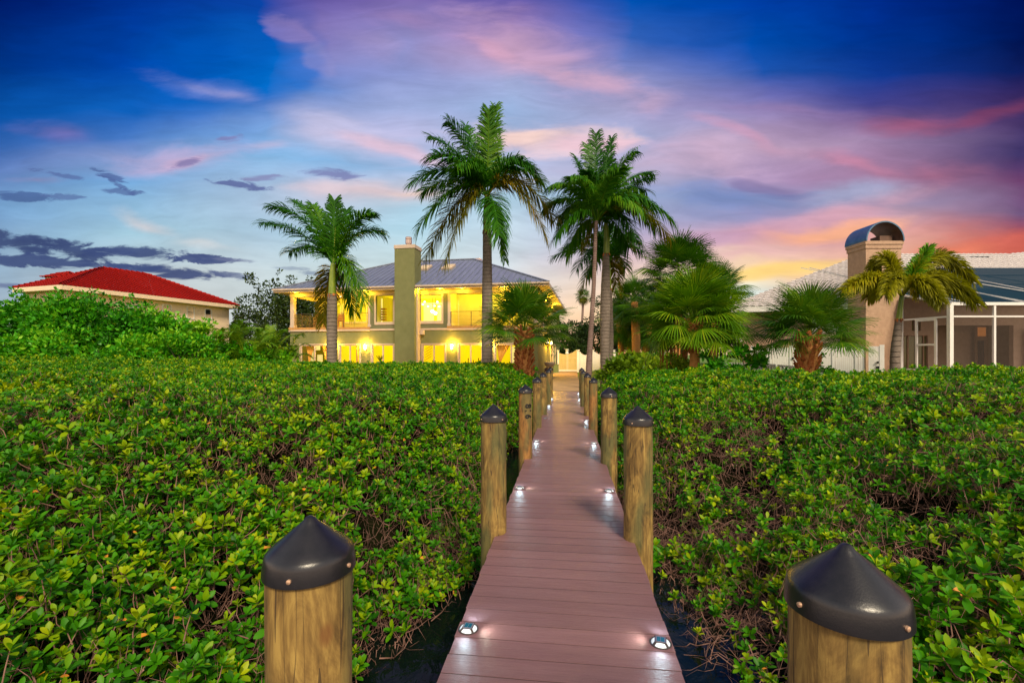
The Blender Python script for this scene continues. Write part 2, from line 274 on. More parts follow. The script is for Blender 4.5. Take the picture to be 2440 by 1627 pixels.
def mat_post(name, a, bcol, c):
    m, t, b = material(name); g = t.add('ShaderNodeTexCoord').outputs['Object']; oi = t.add('ShaderNodeObjectInfo')
    off = t.add('ShaderNodeVectorMath', operation='ADD'); t.l.new(g, off.inputs[0]); t.l.new(t.math('MULTIPLY', oi.outputs['Random'], 30), off.inputs[1]); g = off.outputs[0]
    streak = t.noise(t.map(g, sca=(1, 1, .10)), 34, 5, .62, .5).outputs['Fac']
    blot = t.noise(t.map(g, sca=(1, 1, .35)), 9, 6, .68, 1.6).outputs['Fac']
    col = t.ramp(t.math('ADD', t.math('MULTIPLY', streak, .42), t.math('MULTIPLY', blot, .62)), [(.40, a), (.52, bcol), (.64, c)])
    green = t.noise(t.map(g, sca=(1, 1, .3)), 4.2, 2).outputs['Fac']
    col = t.mix(t.rng(green, .46, .62, 0, .7), col, (.085,.10,.035))
    crack = t.noise(t.map(g, sca=(1, 1, .035)), 22, 2, .5).outputs['Fac']
    ck = t.math('LESS_THAN', t.math('ABSOLUTE', t.math('SUBTRACT', crack, .5)), .006)
    col = t.mix(t.math('MULTIPLY', ck, .75), col, (.035,.02,.01))
    vo = t.add('ShaderNodeTexVoronoi'); t.l.new(t.map(g, sca=(1, 1, .55)), vo.inputs['Vector']); vo.inputs['Scale'].default_value = 3.1
    col = t.mix(t.rng(vo.outputs['Distance'], .085, .04, 0, .75), col, (.16,.06,.015))
    t.l.new(col, b.inputs['Base Color']); b.inputs['Roughness'].default_value = .8
    bn = t.add('ShaderNodeBump'); bn.inputs['Strength'].default_value = .5; bn.inputs['Distance'].default_value = .006
    t.l.new(t.math('SUBTRACT', streak, t.math('MULTIPLY', ck, 1.5)), bn.inputs['Height']); t.l.new(bn.outputs[0], b.inputs['Normal']); return m
M['post'] = mat_post('weathered_piling_wood', (.07,.040,.010), (.21,.125,.032), (.38,.25,.065))
M['post_red'] = mat_post('fresh_piling_wood', (.15,.06,.018), (.31,.14,.035), (.42,.22,.06))
def mat_water():
    m, t, b = material('dark_water'); b.inputs['Base Color'].default_value = (.003,.007,.006, 1); b.inputs['Roughness'].default_value = .04; b.inputs['IOR'].default_value = 1.33; b.inputs['Specular IOR Level'].default_value = .32
    g = t.add('ShaderNodeNewGeometry').outputs['Position']
    bn = t.add('ShaderNodeBump'); bn.inputs['Strength'].default_value = .35; bn.inputs['Distance'].default_value = .03
    t.l.new(t.noise(t.map(g, sca=(1, .6, 1)), 7, 3, .5, .5).outputs['Fac'], bn.inputs['Height']); t.l.new(bn.outputs[0], b.inputs['Normal']); return m
M['water'] = mat_water()
def mat_ground():
    m, t, b = material('lawn_and_mud'); g = t.add('ShaderNodeNewGeometry').outputs['Position']
    n = t.noise(g, 1.5, 5).outputs['Fac']; n2 = t.noise(g, 40, 3).outputs['Fac']
    grass = t.mix(n2, t.ramp(n, [(.3, (.05,.12,.008)), (.7, (.10,.2,.012))]), (.12,.2,.02))
    z = t.add('ShaderNodeSeparateXYZ'); t.l.new(g, z.inputs[0])
    c = t.mix(t.rng(z.outputs[2], -.35, -.1), (.03,.022,.014), grass)
    t.l.new(c, b.inputs['Base Color']); b.inputs['Roughness'].default_value = .95
    bn = t.add('ShaderNodeBump'); bn.inputs['Strength'].default_value = .6; t.l.new(n2, bn.inputs['Height']); t.l.new(bn.outputs[0], b.inputs['Normal']); return m
M['ground'] = mat_ground()
def mat_paver():
    m, t, b = material('tan_pavers'); g = t.add('ShaderNodeTexCoord').outputs['Object']
    br = t.add('ShaderNodeTexBrick'); t.l.new(g, br.inputs['Vector']); br.inputs['Scale'].default_value = 1.7
    br.inputs['Color1'].default_value = (.52,.34,.19,1); br.inputs['Color2'].default_value = (.42,.27,.15,1); br.inputs['Mortar'].default_value = (.22,.14,.08,1); br.inputs['Mortar Size'].default_value = .012
    t.l.new(t.mix(t.noise(g, 5, 4).outputs['Fac'], br.outputs[0], t.mix(1., br.outputs[0], (.8,.78,.75), 'MULTIPLY')), b.inputs['Base Color']); b.inputs['Roughness'].default_value = .75; return m
M['paver'] = mat_paver()

# ------------------------------------------------------------------ mesh helpers
class MB:
    def __init__(s): s.v = []; s.f = []; s.c = []
    def add(s, vs, fs, c=None):
        k = len(s.v); s.v += [tuple(p) for p in vs]; s.f += [tuple(i+k for i in f) for f in fs]
        if c is not None: s.c += [c]*len(vs)
        return s
    def box(s, a, b, c=None):
        (x0,y0,z0),(x1,y1,z1) = a, b
        return s.add([(x0,y0,z0),(x1,y0,z0),(x1,y1,z0),(x0,y1,z0),(x0,y0,z1),(x1,y0,z1),(x1,y1,z1),(x0,y1,z1)],
            [(0,3,2,1),(4,5,6,7),(0,1,5,4),(1,2,6,5),(2,3,7,6),(3,0,4,7)], c)
    def bar(s, p, q, wd, hg=None, up=(0,0,1)):
        p, q = Vector(p), Vector(q); d = (q-p).normalized(); u = Vector(up)
        if abs(d.dot(u)) > .98: u = Vector((1,0,0))
        a = d.cross(u).normalized()*wd/2; b = a.cross(d).normalized()*(hg or wd)/2
        return s.add([p-a-b,p+a-b,p+a+b,p-a+b,q-a-b,q+a-b,q+a+b,q-a+b], [(0,1,2,3),(7,6,5,4),(0,4,5,1),(1,5,6,2),(2,6,7,3),(3,7,4,0)])
    def tube(s, pts, rad, n=8, cap=True, c=None):
        pts = [Vector(p) for p in pts]; k0 = len(s.v); up = Vector((0,0,1)); vs = []; fs = []; pa = None
        for i, p in enumerate(pts):
            d = (pts[min(i+1, len(pts)-1)]-pts[max(i-1, 0)]).normalized()
            a = pa if pa else (Vector((1,0,0)) if abs(d.z) > .9 else d.cross(up))
            a = (a-d*a.dot(d)).normalized(); pa = a; b = d.cross(a); r = rad[i] if hasattr(rad, '__len__') else rad
            vs += [p+(a*math.cos(6.28318*j/n)+b*math.sin(6.28318*j/n))*r for j in range(n)]
        for i in range(len(pts)-1):
            for j in range(n): fs.append((i*n+j, i*n+(j+1)%n, (i+1)*n+(j+1)%n, (i+1)*n+j))
        if cap: fs += [tuple(reversed(range(n))), tuple(range((len(pts)-1)*n, len(pts)*n))]
        return s.add(vs, fs, c)
    def lathe(s, prof, n=32, c=(0,0)):
        vs = []; fs = []
        for r, z in prof: vs += [(c[0]+r*math.cos(6.28318*j/n), c[1]+r*math.sin(6.28318*j/n), z) for j in range(n)]
        for i in range(len(prof)-1):
            for j in range(n): fs.append((i*n+j, i*n+(j+1)%n, (i+1)*n+(j+1)%n, (i+1)*n+j))
        fs += [tuple(reversed(range(n))), tuple(range((len(prof)-1)*n, len(prof)*n))]
        return s.add(vs, fs)
    def build(s, name, mat, parent=None, smooth=False, bevel=0):
        me = bpy.data.meshes.new(name); me.from_pydata(s.v, [], s.f); me.update()
        if s.c:
            at = me.attributes.new('v', 'FLOAT', 'POINT'); at.data.foreach_set('value', np.array(s.c, dtype=np.float32))
        if mat: me.materials.append(M[mat] if isinstance(mat, str) else mat)
        if smooth:
            me.polygons.foreach_set('use_smooth', [True]*len(me.polygons)); me.set_sharp_from_angle(angle=R(42))
        return link(name, me, parent, bevel)
def link(name, me, parent=None, bevel=0):
    o = bpy.data.objects.new(name, me); COL.objects.link(o)
    if parent: o.parent = parent
    if bevel:
        md = o.modifiers.new('bevel', 'BEVEL'); md.width = bevel; md.segments = 2; md.limit_method = 'ANGLE'; md.angle_limit = R(40)
    return o
def tag(o, label=None, cat=None, group=None, kind=None):
    if label: o['label'] = label
    if cat: o['category'] = cat
    if group: o['group'] = group
    if kind: o['kind'] = kind
    return o
def thing(name, label, cat, loc=(0,0,0), rz=0, group=None):
    o = bpy.data.objects.new(name, None); COL.objects.link(o); o.location = loc; o.rotation_euler = (0, 0, rz); o.empty_display_size = .2
    return tag(o, label, cat, group)
def npmesh(name, V, Fq, mat, parent=None, attr=None, smooth=False):
    """V (n,3), Fq (m,4) quads"""
    me = bpy.data.meshes.new(name); me.vertices.add(len(V)); me.vertices.foreach_set('co', V.astype(np.float32).ravel())
    me.loops.add(Fq.size); me.loops.foreach_set('vertex_index', Fq.astype(np.int32).ravel())
    me.polygons.add(len(Fq)); me.polygons.foreach_set('loop_start', np.arange(0, Fq.size, Fq.shape[1], dtype=np.int32)); me.polygons.foreach_set('loop_total', np.full(len(Fq), Fq.shape[1], dtype=np.int32))
    if smooth: me.polygons.foreach_set('use_smooth', np.ones(len(Fq), dtype=bool))
    me.update(calc_edges=True); me.validate()
    if attr is not None:
        at = me.attributes.new('v', 'FLOAT', 'POINT'); at.data.foreach_set('value', attr.astype(np.float32))
    me.materials.append(M[mat]); return link(name, me, parent)
def at(px, py, Z): return Vector(((px-CX)/F*Z, Z, EYE-(py-HY)/F*Z))

# ------------------------------------------------------------------ dock frame: u runs up the boardwalk, v to its right
DA = math.atan(.1173)
def dockL(Y): return -.633+.1173*Y
def dockR(Y): return .5868+.1173*Y
def ground_z(X, Y):
    shore = 18.6 + (.0 if X < dockL(Y) else 0) - (5.2 if X > dockR(Y)+1.2 else 0)*min(1, max(0, (X-dockR(Y)-1.2)/1.5))
    t = min(1, max(0, (Y-shore)/1.8)); t = t*t*(3-2*t)
    z = -1.7+(1.7-.03)*t
    r = min(1, max(0, (X-6.5)/4))*min(1, max(0, (Y-14.5)/3)); r = r*r*(3-2*r)
    return z+.85*r*t
gb = MB()
xs = list(np.concatenate([[-2500,-800,-300,-120,-60], np.arange(-40, 44, 1.0), [60,120,300,800,2500]]))
ys = list(np.concatenate([[-60,-20], np.arange(-4, 60, .8), [75,120,300,900,3000]]))
vs = [(x, y, ground_z(x, y)) for y in ys for x in xs]; nx = len(xs)
gb.add(vs, [(j*nx+i, j*nx+i+1, (j+1)*nx+i+1, (j+1)*nx+i) for j in range(len(ys)-1) for i in range(nx-1)])
tag(gb.build('ground', 'ground', smooth=True), kind='structure')
wb = MB(); wb.add([(-2500,-1500,-.9),(2500,-1500,-.9),(2500,21,-.9),(-2500,21,-.9)], [(0,1,2,3)])
tag(wb.build('water', 'water'), kind='structure')
pb = MB(); pb.add([(1.72,20.42,-.006),(3.06,20.42,-.006),(6.1,43.2,-.006),(3.15,43.2,-.006)], [(0,1,2,3)])
tag(pb.build('path', 'paver'), kind='structure')
# patio slab in front of the house
pt = MB(); pt.add([(-17.5,30.9,-.010),(3.0,27.6,-.010),(3.25,34.5,-.010),(-16.7,36.5,-.010)], [(0,1,2,3)])
tag(pt.build('patio_paving', 'paver'), kind='structure')

# ------------------------------------------------------------------ boardwalk
bw = thing('boardwalk', 'long narrow mauve plank boardwalk leading over the water to the house', 'boardwalk', (0,0,0), -DA)
# in the rotated frame x is across, y along
cL = -.633*math.cos(DA); cR = .5868*math.cos(DA)
deck = MB(); yk = -1.2; k = 0
while yk < 20.38:
    j = .0012*math.sin(k*12.9)
    deck.box((cL+.004*math.sin(k*3.7), yk+.0035, -.028+j), (cR+.004*math.sin(k*5.1), yk+.1475, j)); yk += .151; k += 1
deck.build('planking', 'deck', bw)
strip = MB()
for q in range(k+1): strip.box((cL+.006, -1.2+.151*q-.0070, -.024), (cR-.006, -1.2+.151*q+.0033, -.0016))
strip.build('gap_shade_strip', 'dark', bw)  # dark filler standing in for the shade between boards
st = MB()
for x in (cL+.09, -.01, cR-.09): st.box((x-.03, -1.1, -.25), (x+.03, 20.3, -.030))
st.build('stringer', 'brown', bw)
# ------------------------------------------------------------------ pilings
def cyl_uv(v): return v
def piling(x, y, r, top, label, red=False, seed=0):
    """top: height of the shaft (cap sits over it)"""
    t = thing('dock_piling', label, 'piling', (x, y, -2.2), seed*1.7, 'capped wooden pilings along the boardwalk')
    H = top+2.2; b = MB(); prof = []
    for i in range(26):
        z = H*i/25; prof.append((r*(1.06-.06*i/25+.012*math.sin(i*1.3+seed)), z))
    b.lathe(prof, 40)
    # slight irregularity of a real log
    b.v = [(vx*(1+.018*math.sin(3*math.atan2(vy, vx)+seed)+.012*math.sin(5*math.atan2(vy, vx)+vz+seed)), vy*(1+.018*math.sin(3*math.atan2(vy, vx)+seed)), vz) for vx, vy, vz in b.v]
    b.build('shaft', 'post_red' if red else 'post', t, smooth=True)
    rc = r*1.02+.001; c = MB(); bh = r*.42; ch = r*.94
    pr = [(rc+.007, H-bh*.95), (rc+.006, H-bh*.5), (rc+.003, H-.004), (rc+.0005, H+.007), (rc-.005, H+.014)]
    for i in range(1, 9): pr.append(((rc-.012)*(1-i/9)+.008, H+.014+(ch-.02)*(i/9)))
    pr += [(.012, H+ch-.006), (.004, H+ch-.002)]
    c.lathe(pr, 56); cp = c.build('cap', 'cap', t, smooth=True)
    for a in (-1.95, -.6, .9, 2.6):
        s = MB(); a2 = a+seed*.37-seed*1.7
        d = Vector((math.cos(a2), math.sin(a2), 0)); p = d*(rc+.006)+Vector((0, 0, H-bh*.5))
        s.tube([p-d*.004, p+d*.004, p+d*.0055], [.0062, .006, .003], 10); s.build('screw', 'screw', cp, smooth=True)
    return t
TOP = 1.165
def post_at(px, Z, dpx, label, red=False, toppy=None, seed=0):
    off = (px-CX)/F; r = dpx/2*Z/F/math.sqrt(1+off*off)
    apex = EYE-(toppy-HY)/F*Z if toppy else TOP
    return piling(off*Z, Z, r, apex-r*.94, label, red, seed)
post_at(739, 1.277, 207, 'nearest left piling with black cone cap, large at the bottom of the view', seed=1, toppy=1226)
post_at(2015, 1.09, 290, 'nearest right piling with black cone cap, largest at the bottom right', seed=2, toppy=1291)
post_at(1176, 4.2, 60, 'second left piling with black cap standing against the boardwalk edge', seed=3, toppy=962)
post_at(1520, 4.05, 69, 'second right piling with a long vertical crack and orange knot near the deck', seed=4, toppy=966)
lp = post_at(1252, 7.2, 31.5, 'third left piling with hand painted digits 816 down its side', True, seed=5, toppy=915)
post_at(1451, 6.85, 38.5, 'third right piling with pale wood and black cap', seed=6, toppy=921)
post_at(1279.5, 10.2, 21.5, 'fourth left piling half hidden by hedge leaves', seed=7, toppy=897)
post_at(1413.5, 9.95, 20.5, 'fourth right piling with reddish wood against the hedge', True, seed=8, toppy=898.5)
post_at(1294, 12.4, 17, 'fifth left piling almost buried in hedge leaves', seed=9, toppy=886.5)
post_at(1400, 12.2, 17, 'fifth right piling beside the leaning palm trunk', seed=10, toppy=887.7)
post_at(1307, 14.7, 14, 'sixth left piling near the far end of the boardwalk', seed=11, toppy=878.7)
post_at(1390, 14.3, 14, 'sixth right piling near the far end of the boardwalk', seed=12, toppy=881.4)
post_at(1311.5, 17.2, 12, 'farthest left piling where the boardwalk meets the pavers', seed=13, toppy=874)
post_at(1386, 16.8, 12, 'farthest right piling where the boardwalk meets the pavers', seed=14, toppy=875.8)
# painted digits, turned a quarter, on the third left piling
for ch, pz in (('8', 967), ('1', 978.5), ('6', 992)):
    cu = bpy.data.curves.new('digit', 'FONT'); cu.body = ch; cu.size = .115; cu.extrude = .0012; cu.align_x = 'CENTER'; cu.align_y = 'CENTER'; cu.offset = .0035
    tmp = bpy.data.objects.new('digit', cu); COL.objects.link(tmp); dg = bpy.context.evaluated_depsgraph_get()
    me = bpy.data.meshes.new_from_object(tmp.evaluated_get(dg)); bpy.data.objects.remove(tmp)
    q = at(1258.5, pz, 7.1); ctr = Vector(lp.location); rad = .108
    for v in me.vertices:     # wrap round the shaft, rotated by 90 degrees
        x, z = v.co.y*1.15, -v.co.x*1.15      # quarter turn clockwise
        ang = (q.x-ctr.x)/rad+x/rad-math.asin(min(1, max(-1, 0)))
        rr = rad+.0035+v.co.z
        wx, wy, wz = ctr.x+math.sin(ang)*rr, ctr.y-math.cos(ang)*rr, q.z+z
        dx, dy = wx-ctr.x, wy-ctr.y; a = -lp.rotation_euler.z
        v.co = (dx*math.cos(a)-dy*math.sin(a), dx*math.sin(a)+dy*math.cos(a), wz-ctr.z)
    me.materials.clear(); me.materials.append(M['dark'])
    link('painted_digit', me, lp)
# ------------------------------------------------------------------ solar deck lights
def deck_light(px, py, label, lit=True, first=[]):
    Z = EYE*F/(py-HY); x = (px-CX)/F*Z
    t = thing('deck_light', label, 'deck light', (x, Z, .0015), random.uniform(-.25, .25)-DA, 'solar lights along the boardwalk'); t.scale = (1.08, 1.08, .75)
    if not first:
        b = MB(); b.lathe([(.056, 0), (.056, .004), (.052, .007), (.049, .004), (.049, .0)], 40); first.append(b.build('base_ring', 'gunmetal', t, smooth=True).data)
        b = MB(); b.lathe([(.047, .003), (.044, .010), (.034, .021), (.030, .0235)], 40); first.append(b.build('lens', 'led', t, smooth=True).data)
        b = MB()
        for a in range(4):
            an = R(45+90*a); d = Vector((math.cos(an), math.sin(an), 0))
            b.bar(d*.050+Vector((0,0,.005)), d*.027+Vector((0,0,.0265)), .013, .007)
        b.box((-.029,-.029,.022), (.029,.029,.0265)); first.append(b.build('casing', 'gunmetal', t, bevel=.004).data)
        b = MB(); b.box((-.025,-.025,.0266), (.025,.025,.0285)); first.append(b.build('panel_frame', 'chrome', t, bevel=.004).data)
        b = MB(); b.box((-.019,-.019,.0287), (-.001,.019,.0292)); b.box((.001,-.019,.0287), (.019,.019,.0292)); first.append(b.build('solar_panel', 'solar', t).data)
    else:
        for nm, me in zip(('base_ring', 'lens', 'casing', 'panel_frame', 'solar_panel'), first):
            o = link(nm, me, t)
            if nm == 'lens' and not lit:
                me2 = me.copy(); me2.materials.clear(); me2.materials.append(M['chrome']); o.data = me2
    if lit:
        for a in range(4):
            an = R(90*a); L = bpy.data.lights.new('led_glow', 'SPOT'); L.energy = 1.2; L.color = (.62, .90, 1) if a % 2 else (.95, 1, .80)
            L.spot_size = R(150); L.spot_blend = .8; L.shadow_soft_size = .02
            lo = bpy.data.objects.new('led_glow', L); COL.objects.link(lo); lo.parent = t
            lo.location = (math.cos(an)*.066, math.sin(an)*.066, .062); lo.rotation_euler = Vector((math.cos(an), math.sin(an), -.30)).to_track_quat('-Z', 'Y').to_euler()
    return t
for a in [(1116,1498,'lit solar light nearest the viewer on the left edge of the planks'),(1574,1531.6,'lit solar light nearest the viewer on the right edge of the planks'),
          (1238.4,1163,'second lit solar light along the left edge, just past the second piling'),(1452,1170,'second lit solar light along the right edge, just past the second piling'),
          (1278,1051,'third lit solar light along the left edge, past the third piling'),(1415,1056,'third lit solar light along the right edge, past the third piling'),
          (1398,1002,'lone bright solar light by the fourth right piling'),(1308,966,'left one of the pair of solar lights past the fourth pilings'),
          (1387,968,'right one of the pair of solar lights past the fourth pilings'),(1315,949.5,'small far left solar light before the paver path'),
          (1380.5,950.5,'small far right solar light before the paver path'),(1379,937,'farthest tiny solar light at the end of the planks')]: deck_light(*a)
deck_light(1299, 997, 'unlit solar light on the left edge by the fourth piling', False)

# ------------------------------------------------------------------ main house (s along the facade, d into the depth)
HA = R(-10.05); HO = Vector((-16.72, 34.80, 0)); ax_, ay_ = math.cos(HA), math.sin(HA); bx_, by_ = -ay_, ax_
def hs(px, d=0):
    k = (px-CX)/F; return (k*(HO.y+d*by_)-HO.x-d*bx_)/(ax_-k*ay_)
def hz(py, px, d=0):
    Y = HO.y+hs(px, d)*ay_+d*by_; return EYE-(py-HY)/F*Y
house = thing('main_house', 'large olive green two storey house with lit yellow windows and grey metal hip roof', 'house', HO, HA)
L = 18.78; DEP = 20.0; T = .18
def wall_cells(b, a0, a1, z0, z1, holes, place):
    """wall sheet with thickness, with rectangular holes; place(a, z, side) -> xyz"""
    A = sorted({a0, a1, *[h[0] for h in holes], *[h[1] for h in holes]}); Z = sorted({z0, z1, *[h[2] for h in holes], *[h[3] for h in holes]})
    for i in range(len(A)-1):
        for j in range(len(Z)-1):
            am, zm = (A[i]+A[i+1])/2, (Z[j]+Z[j+1])/2
            if any(h[0] < am < h[1] and h[2] < zm < h[3] for h in holes): continue
            for sd in (0, 1):
                q = [place(A[i], Z[j], sd), place(A[i+1], Z[j], sd), place(A[i+1], Z[j+1], sd), place(A[i], Z[j+1], sd)]
                b.add(q, [(0,1,2,3) if sd == 0 else (3,2,1,0)])
    for h in holes:
        for (p, q) in (((h[0],h[2]),(h[1],h[2])), ((h[1],h[2]),(h[1],h[3])), ((h[1],h[3]),(h[0],h[3])), ((h[0],h[3]),(h[0],h[2]))):
            b.add([place(*p, 0), place(*p, 1), place(*q, 1), place(*q, 0)], [(0,1,2,3)])
front = lambda a, z, sd: (a, sd*T, z)
DZ = 2.36
doors = [(715.8,784.5,'curtains'),(808.8,858,'blind'),(885.7,938.5,'plant'),(1006,1061.5,'chair'),(1093,1149.8,'bench'),(1179,1242,'curtain')]
dh = [(hs(a), hs(b), -.0, DZ) for a, b, _ in doors]
w2 = [(hs(896), hs(937), hz(767, 915), hz(704.5, 915)), (hs(1001.5), hs(1052), hz(764.5, 1027), hz(702.5, 1027))]
F2 = 3.36; BT = 5.93; ET = 6.18
sL, sR = hs(882), hs(1066.5)
g = MB(); wall_cells(g, 0, L, -.05, F2, dh, front)
g.build('ground_floor_wall', 'olive', house)
g = MB(); wall_cells(g, 0, DEP, -.05, F2, [(9.2, 10.9, .9, 2.45), (12.2, 14.6, .75, 2.5)], lambda a, z, sd: (L-sd*T, a, z)); g.build('side_wall', 'olive', house)
g = MB(); wall_cells(g, 0, DEP, -.05, F2, [], lambda a, z, sd: (sd*T, a, z)); g.build('side_wall', 'olive', house)
g = MB(); g.box((0, DEP-.2, -.05), (L, DEP, ET)); g.build('back_wall', 'olive', house)
# upper floor front wall between the two balconies (siding), lit bands
g = MB(); wall_cells(g, sL, sR, F2+.14, ET, [(*w,) for w in w2], front)
g.build('upper_wall', 'olive_siding', house)
g = MB()
z = F2+.2
while z < BT-.05:
    for (a, b) in ((sL, hs(892.6)), (hs(1056.5), sR)): g.box((a, -.016, z), (b, 0, z+.012))
    z += .13
g.build('siding_board', 'olive_siding', house)
g = MB(); g.box((sL, -.03, BT), (sR, -.002, ET)); g.build('frieze', 'cream', house)
for (a, b) in ((0, sL), (sR, L)):      # beams over the balconies
    g = MB(); g.box((a-.02, -.03, BT), (b, .24, ET)); g.build('balcony_beam', 'cream', house)
g = MB(); g.box((L-.24, .24, BT), (L+.02, DEP, ET)); g.build('balcony_beam', 'cream', house)
g = MB(); g.box((-.02, .24, BT), (.24, 3.5, ET)); g.build('balcony_beam', 'cream', house)
# floor bands
g = MB(); g.box((sL, -.05, F2), (sR, .1, F2+.13)); g.build('floor_band', 'cream', house)
for (a, b, wd) in ((-.08, sL, 3.5), (sR, L+.08, 2.6)):
    g = MB(); g.box((a, -.09, F2-.02), (b, wd, F2+.10)); g.build('balcony_edge', 'cream', house)
    g = MB(); g.box((a-.02, -.07, F2+.102), (b, wd, F2+.27)); g.build('balcony_floor', 'wood', house)
# balcony back walls
BF = F2+.27
g = MB(); wall_cells(g, 0, sL+.2, BF, ET, [(hs(772, 3.5), hs(812, 3.5), BF, 5.7), (hs(818, 3.5), hs(874, 3.5), BF+.55, 5.7)], lambda a, z, sd: (a, 3.5+sd*T, z)); g.build('balcony_wall', 'lamplit_siding', house)
g = MB(); g.box((0, 3.7, BF), (.16, DEP-.25, ET)); g.build('side_wall', 'olive_siding', house)
g = MB(); g.box((sL, .02+T, BF), (sL+.12, 3.5, ET)); g.build('balcony_wall', 'lamplit_siding', house)
g = MB(); g.box((sR-.12, .02+T, BF), (sR, 2.6, ET)); g.build('balcony_wall', 'lamplit_siding', house)
g = MB(); wall_cells(g, sR-.1, L-.3, BF, ET, [(hs(1081, 2.6), hs(1092.5, 2.6), BF, 5.75), (hs(1190, 2.6), hs(1240, 2.6), BF, 5.6)], lambda a, z, sd: (a, 2.6+sd*T, z)); g.build('balcony_wall', 'lamplit_siding', house)
g = MB(); wall_cells(g, 2.6, DEP, BF-.1, ET, [(4, 6.5, 4.2, 5.6), (9, 11, 4.2, 5.6)], lambda a, z, sd: (L-.3-sd*T, a, z)); g.build('side_wall', 'lamplit_siding', house)
sb = MB(); z = BF+.1
while z < ET-.1:
    sb.box((hs(1093.5, 2.6), 2.582, z), (hs(1188, 2.6), 2.6, z+.014)); z += .15
sb.build('siding_board', 'lamplit_siding', house)
# columns
for (s_, d_, w_) in ((.17, .12, .30), (.2, 3.35, .30), (sL-.06, .12, .22), (sR+.09, .12, .2), (L-.16, .12, .26), (L-.14, 8.4, .28), (L-.14, 4.3, .26)):
    g = MB(); g.box((s_-w_/2, d_-w_/2, BF), (s_+w_/2, d_+w_/2, BT)); g.box((s_-w_/2-.03, d_-w_/2-.03, BF), (s_+w_/2+.03, d_+w_/2+.03, BF+.18)); g.build('column', 'cream', house, bevel=.01)
# cable railings
def railing(p, q, posts):
    p, q = Vector(p), Vector(q); r = MB(); r.bar(p+Vector((0,0,1.02)), q+Vector((0,0,1.02)), .05, .03)
    o = r.build('railing', 'rail', house)
    for i in range(posts+1):
        c = p.lerp(q, i/posts); m = MB(); m.box((c.x-.022, c.y-.022, c.z), (c.x+.022, c.y+.022, c.z+1.0)); m.build('post', 'rail', o)
    m = MB()
    for i in range(9): z_ = .1+.1*i; m.bar(p+Vector((0,0,z_)), q+Vector((0,0,z_)), .011)
    m.build('cable', 'cablerail', o)
railing((.33, .1, BF), (sL-.2, .1, BF), 3); railing((.12, .3, BF), (.14, 3.2, BF), 3); railing((sR+.22, .1, BF), (L-.3, .1, BF), 4)
railing((L-.12, .3, BF), (L-.12, 4.1, BF), 3)
# soffit, fascia and roof
ov = .8; Ez = 6.24; t_ = 6.92
E = [(-ov, -ov), (L+ov, -ov), (L+ov, DEP+ov), (-ov, DEP+ov)]
g = MB(); g.add([(x, y, Ez-.03) for x, y in E], [(0,3,2,1)]); g.add([(x, y, Ez-.005) for x, y in E], [(0,1,2,3)]); g.build('soffit', 'cream', house)
g = MB()
g.box((-ov, -ov-.02, Ez-.04), (hs(939.5,-.9), -ov+.02, Ez+.2)); g.box((hs(988,-.9), -ov-.02, Ez-.04), (L+ov, -ov+.02, Ez+.2))
g.box((L+ov-.02, -ov+.02, Ez-.04), (L+ov+.02, DEP+ov, Ez+.2)); g.box((-ov-.02, -ov+.02, Ez-.04), (-ov+.02, DEP+ov, Ez+.2))
fa = g.build('fascia', 'cream', house)
g = MB()      # gutter lip standing proud of the fascia
g.box((-ov-.06, -ov-.12, Ez+.08), (hs(939,-.92), -ov-.022, Ez+.2)); g.box((hs(988.5,-.92), -ov-.12, Ez+.08), (L+ov+.06, -ov-.022, Ez+.2)); g.build('gutter', 'cream', fa, bevel=.02)
RZ = 9.58; e0 = Ez+.2; W_ = L+2*ov
P = [Vector((-ov, -ov, e0)), Vector((L+ov, -ov, e0)), Vector((-ov+t_, -ov+t_, RZ)), Vector((L+ov-t_, -ov+t_, RZ))]
ys_ = DEP+ov; Q = [Vector((-ov, ys_, e0)), Vector((L+ov, ys_, e0))]
P2, P3 = P[2], P[3]; K2, K3 = Vector((P2.x, ys_-t_, RZ)), Vector((P3.x, ys_-t_, RZ))
g = MB(); g.add([P[0], P[1], P3, P2], [(0,1,2,3)]); g.add([P[1], Q[1], K3, P3], [(0,1,2,3)]); g.add([Q[0], P[0], P2, K2], [(0,1,2,3)]); g.add([Q[1], Q[0], K2, K3], [(0,1,2,3)]); g.add([P2, P3, K3, K2], [(0,1,2,3)])
slope = (RZ-e0)/t_
def seams(a, b, c, d):      # standing seams running up a face a-b (eave), d-c (ridge)
    n = int((b-a).length/.42); up = Vector((0, 0, 1))
    ev = (b-a).normalized(); nm = ev.cross((d-a)).normalized(); nm = nm if nm.z > 0 else -nm
    hor = Vector((nm.x, nm.y, 0)).normalized()*-1; sv = (hor+Vector((0,0,slope)))
    for i in range(1, n):
        s_ = (b-a).length*i/n; p = a+ev*s_; run = min(t_, s_, (b-a).length-s_)
        if run < .2: continue
        g.bar(p+nm*.02, p+sv*run+nm*.02, .03, .05, up=nm)
seams(P[0], P[1], P3, P2); seams(P[1], Q[1], K3, P3); seams(Q[0], P[0], P2, K2)
roof = g.build('roof', 'metal_roof', house)
g = MB()
for p, q in ((P[0], P2), (P[1], P3), (P2, P3), (P3, K3), (P2, K2)): g.bar(p+Vector((0,0,.04)), q+Vector((0,0,.04)), .22, .06)
g.build('ridge_cap', 'metal_roof', roof)
g = MB(); s_ = P3.x; g.box((s_-.9, t_-.2, RZ+.03), (s_+.4, t_+1.0, RZ+.22)); g.build('roof_vent', 'steel', roof, bevel=.03)
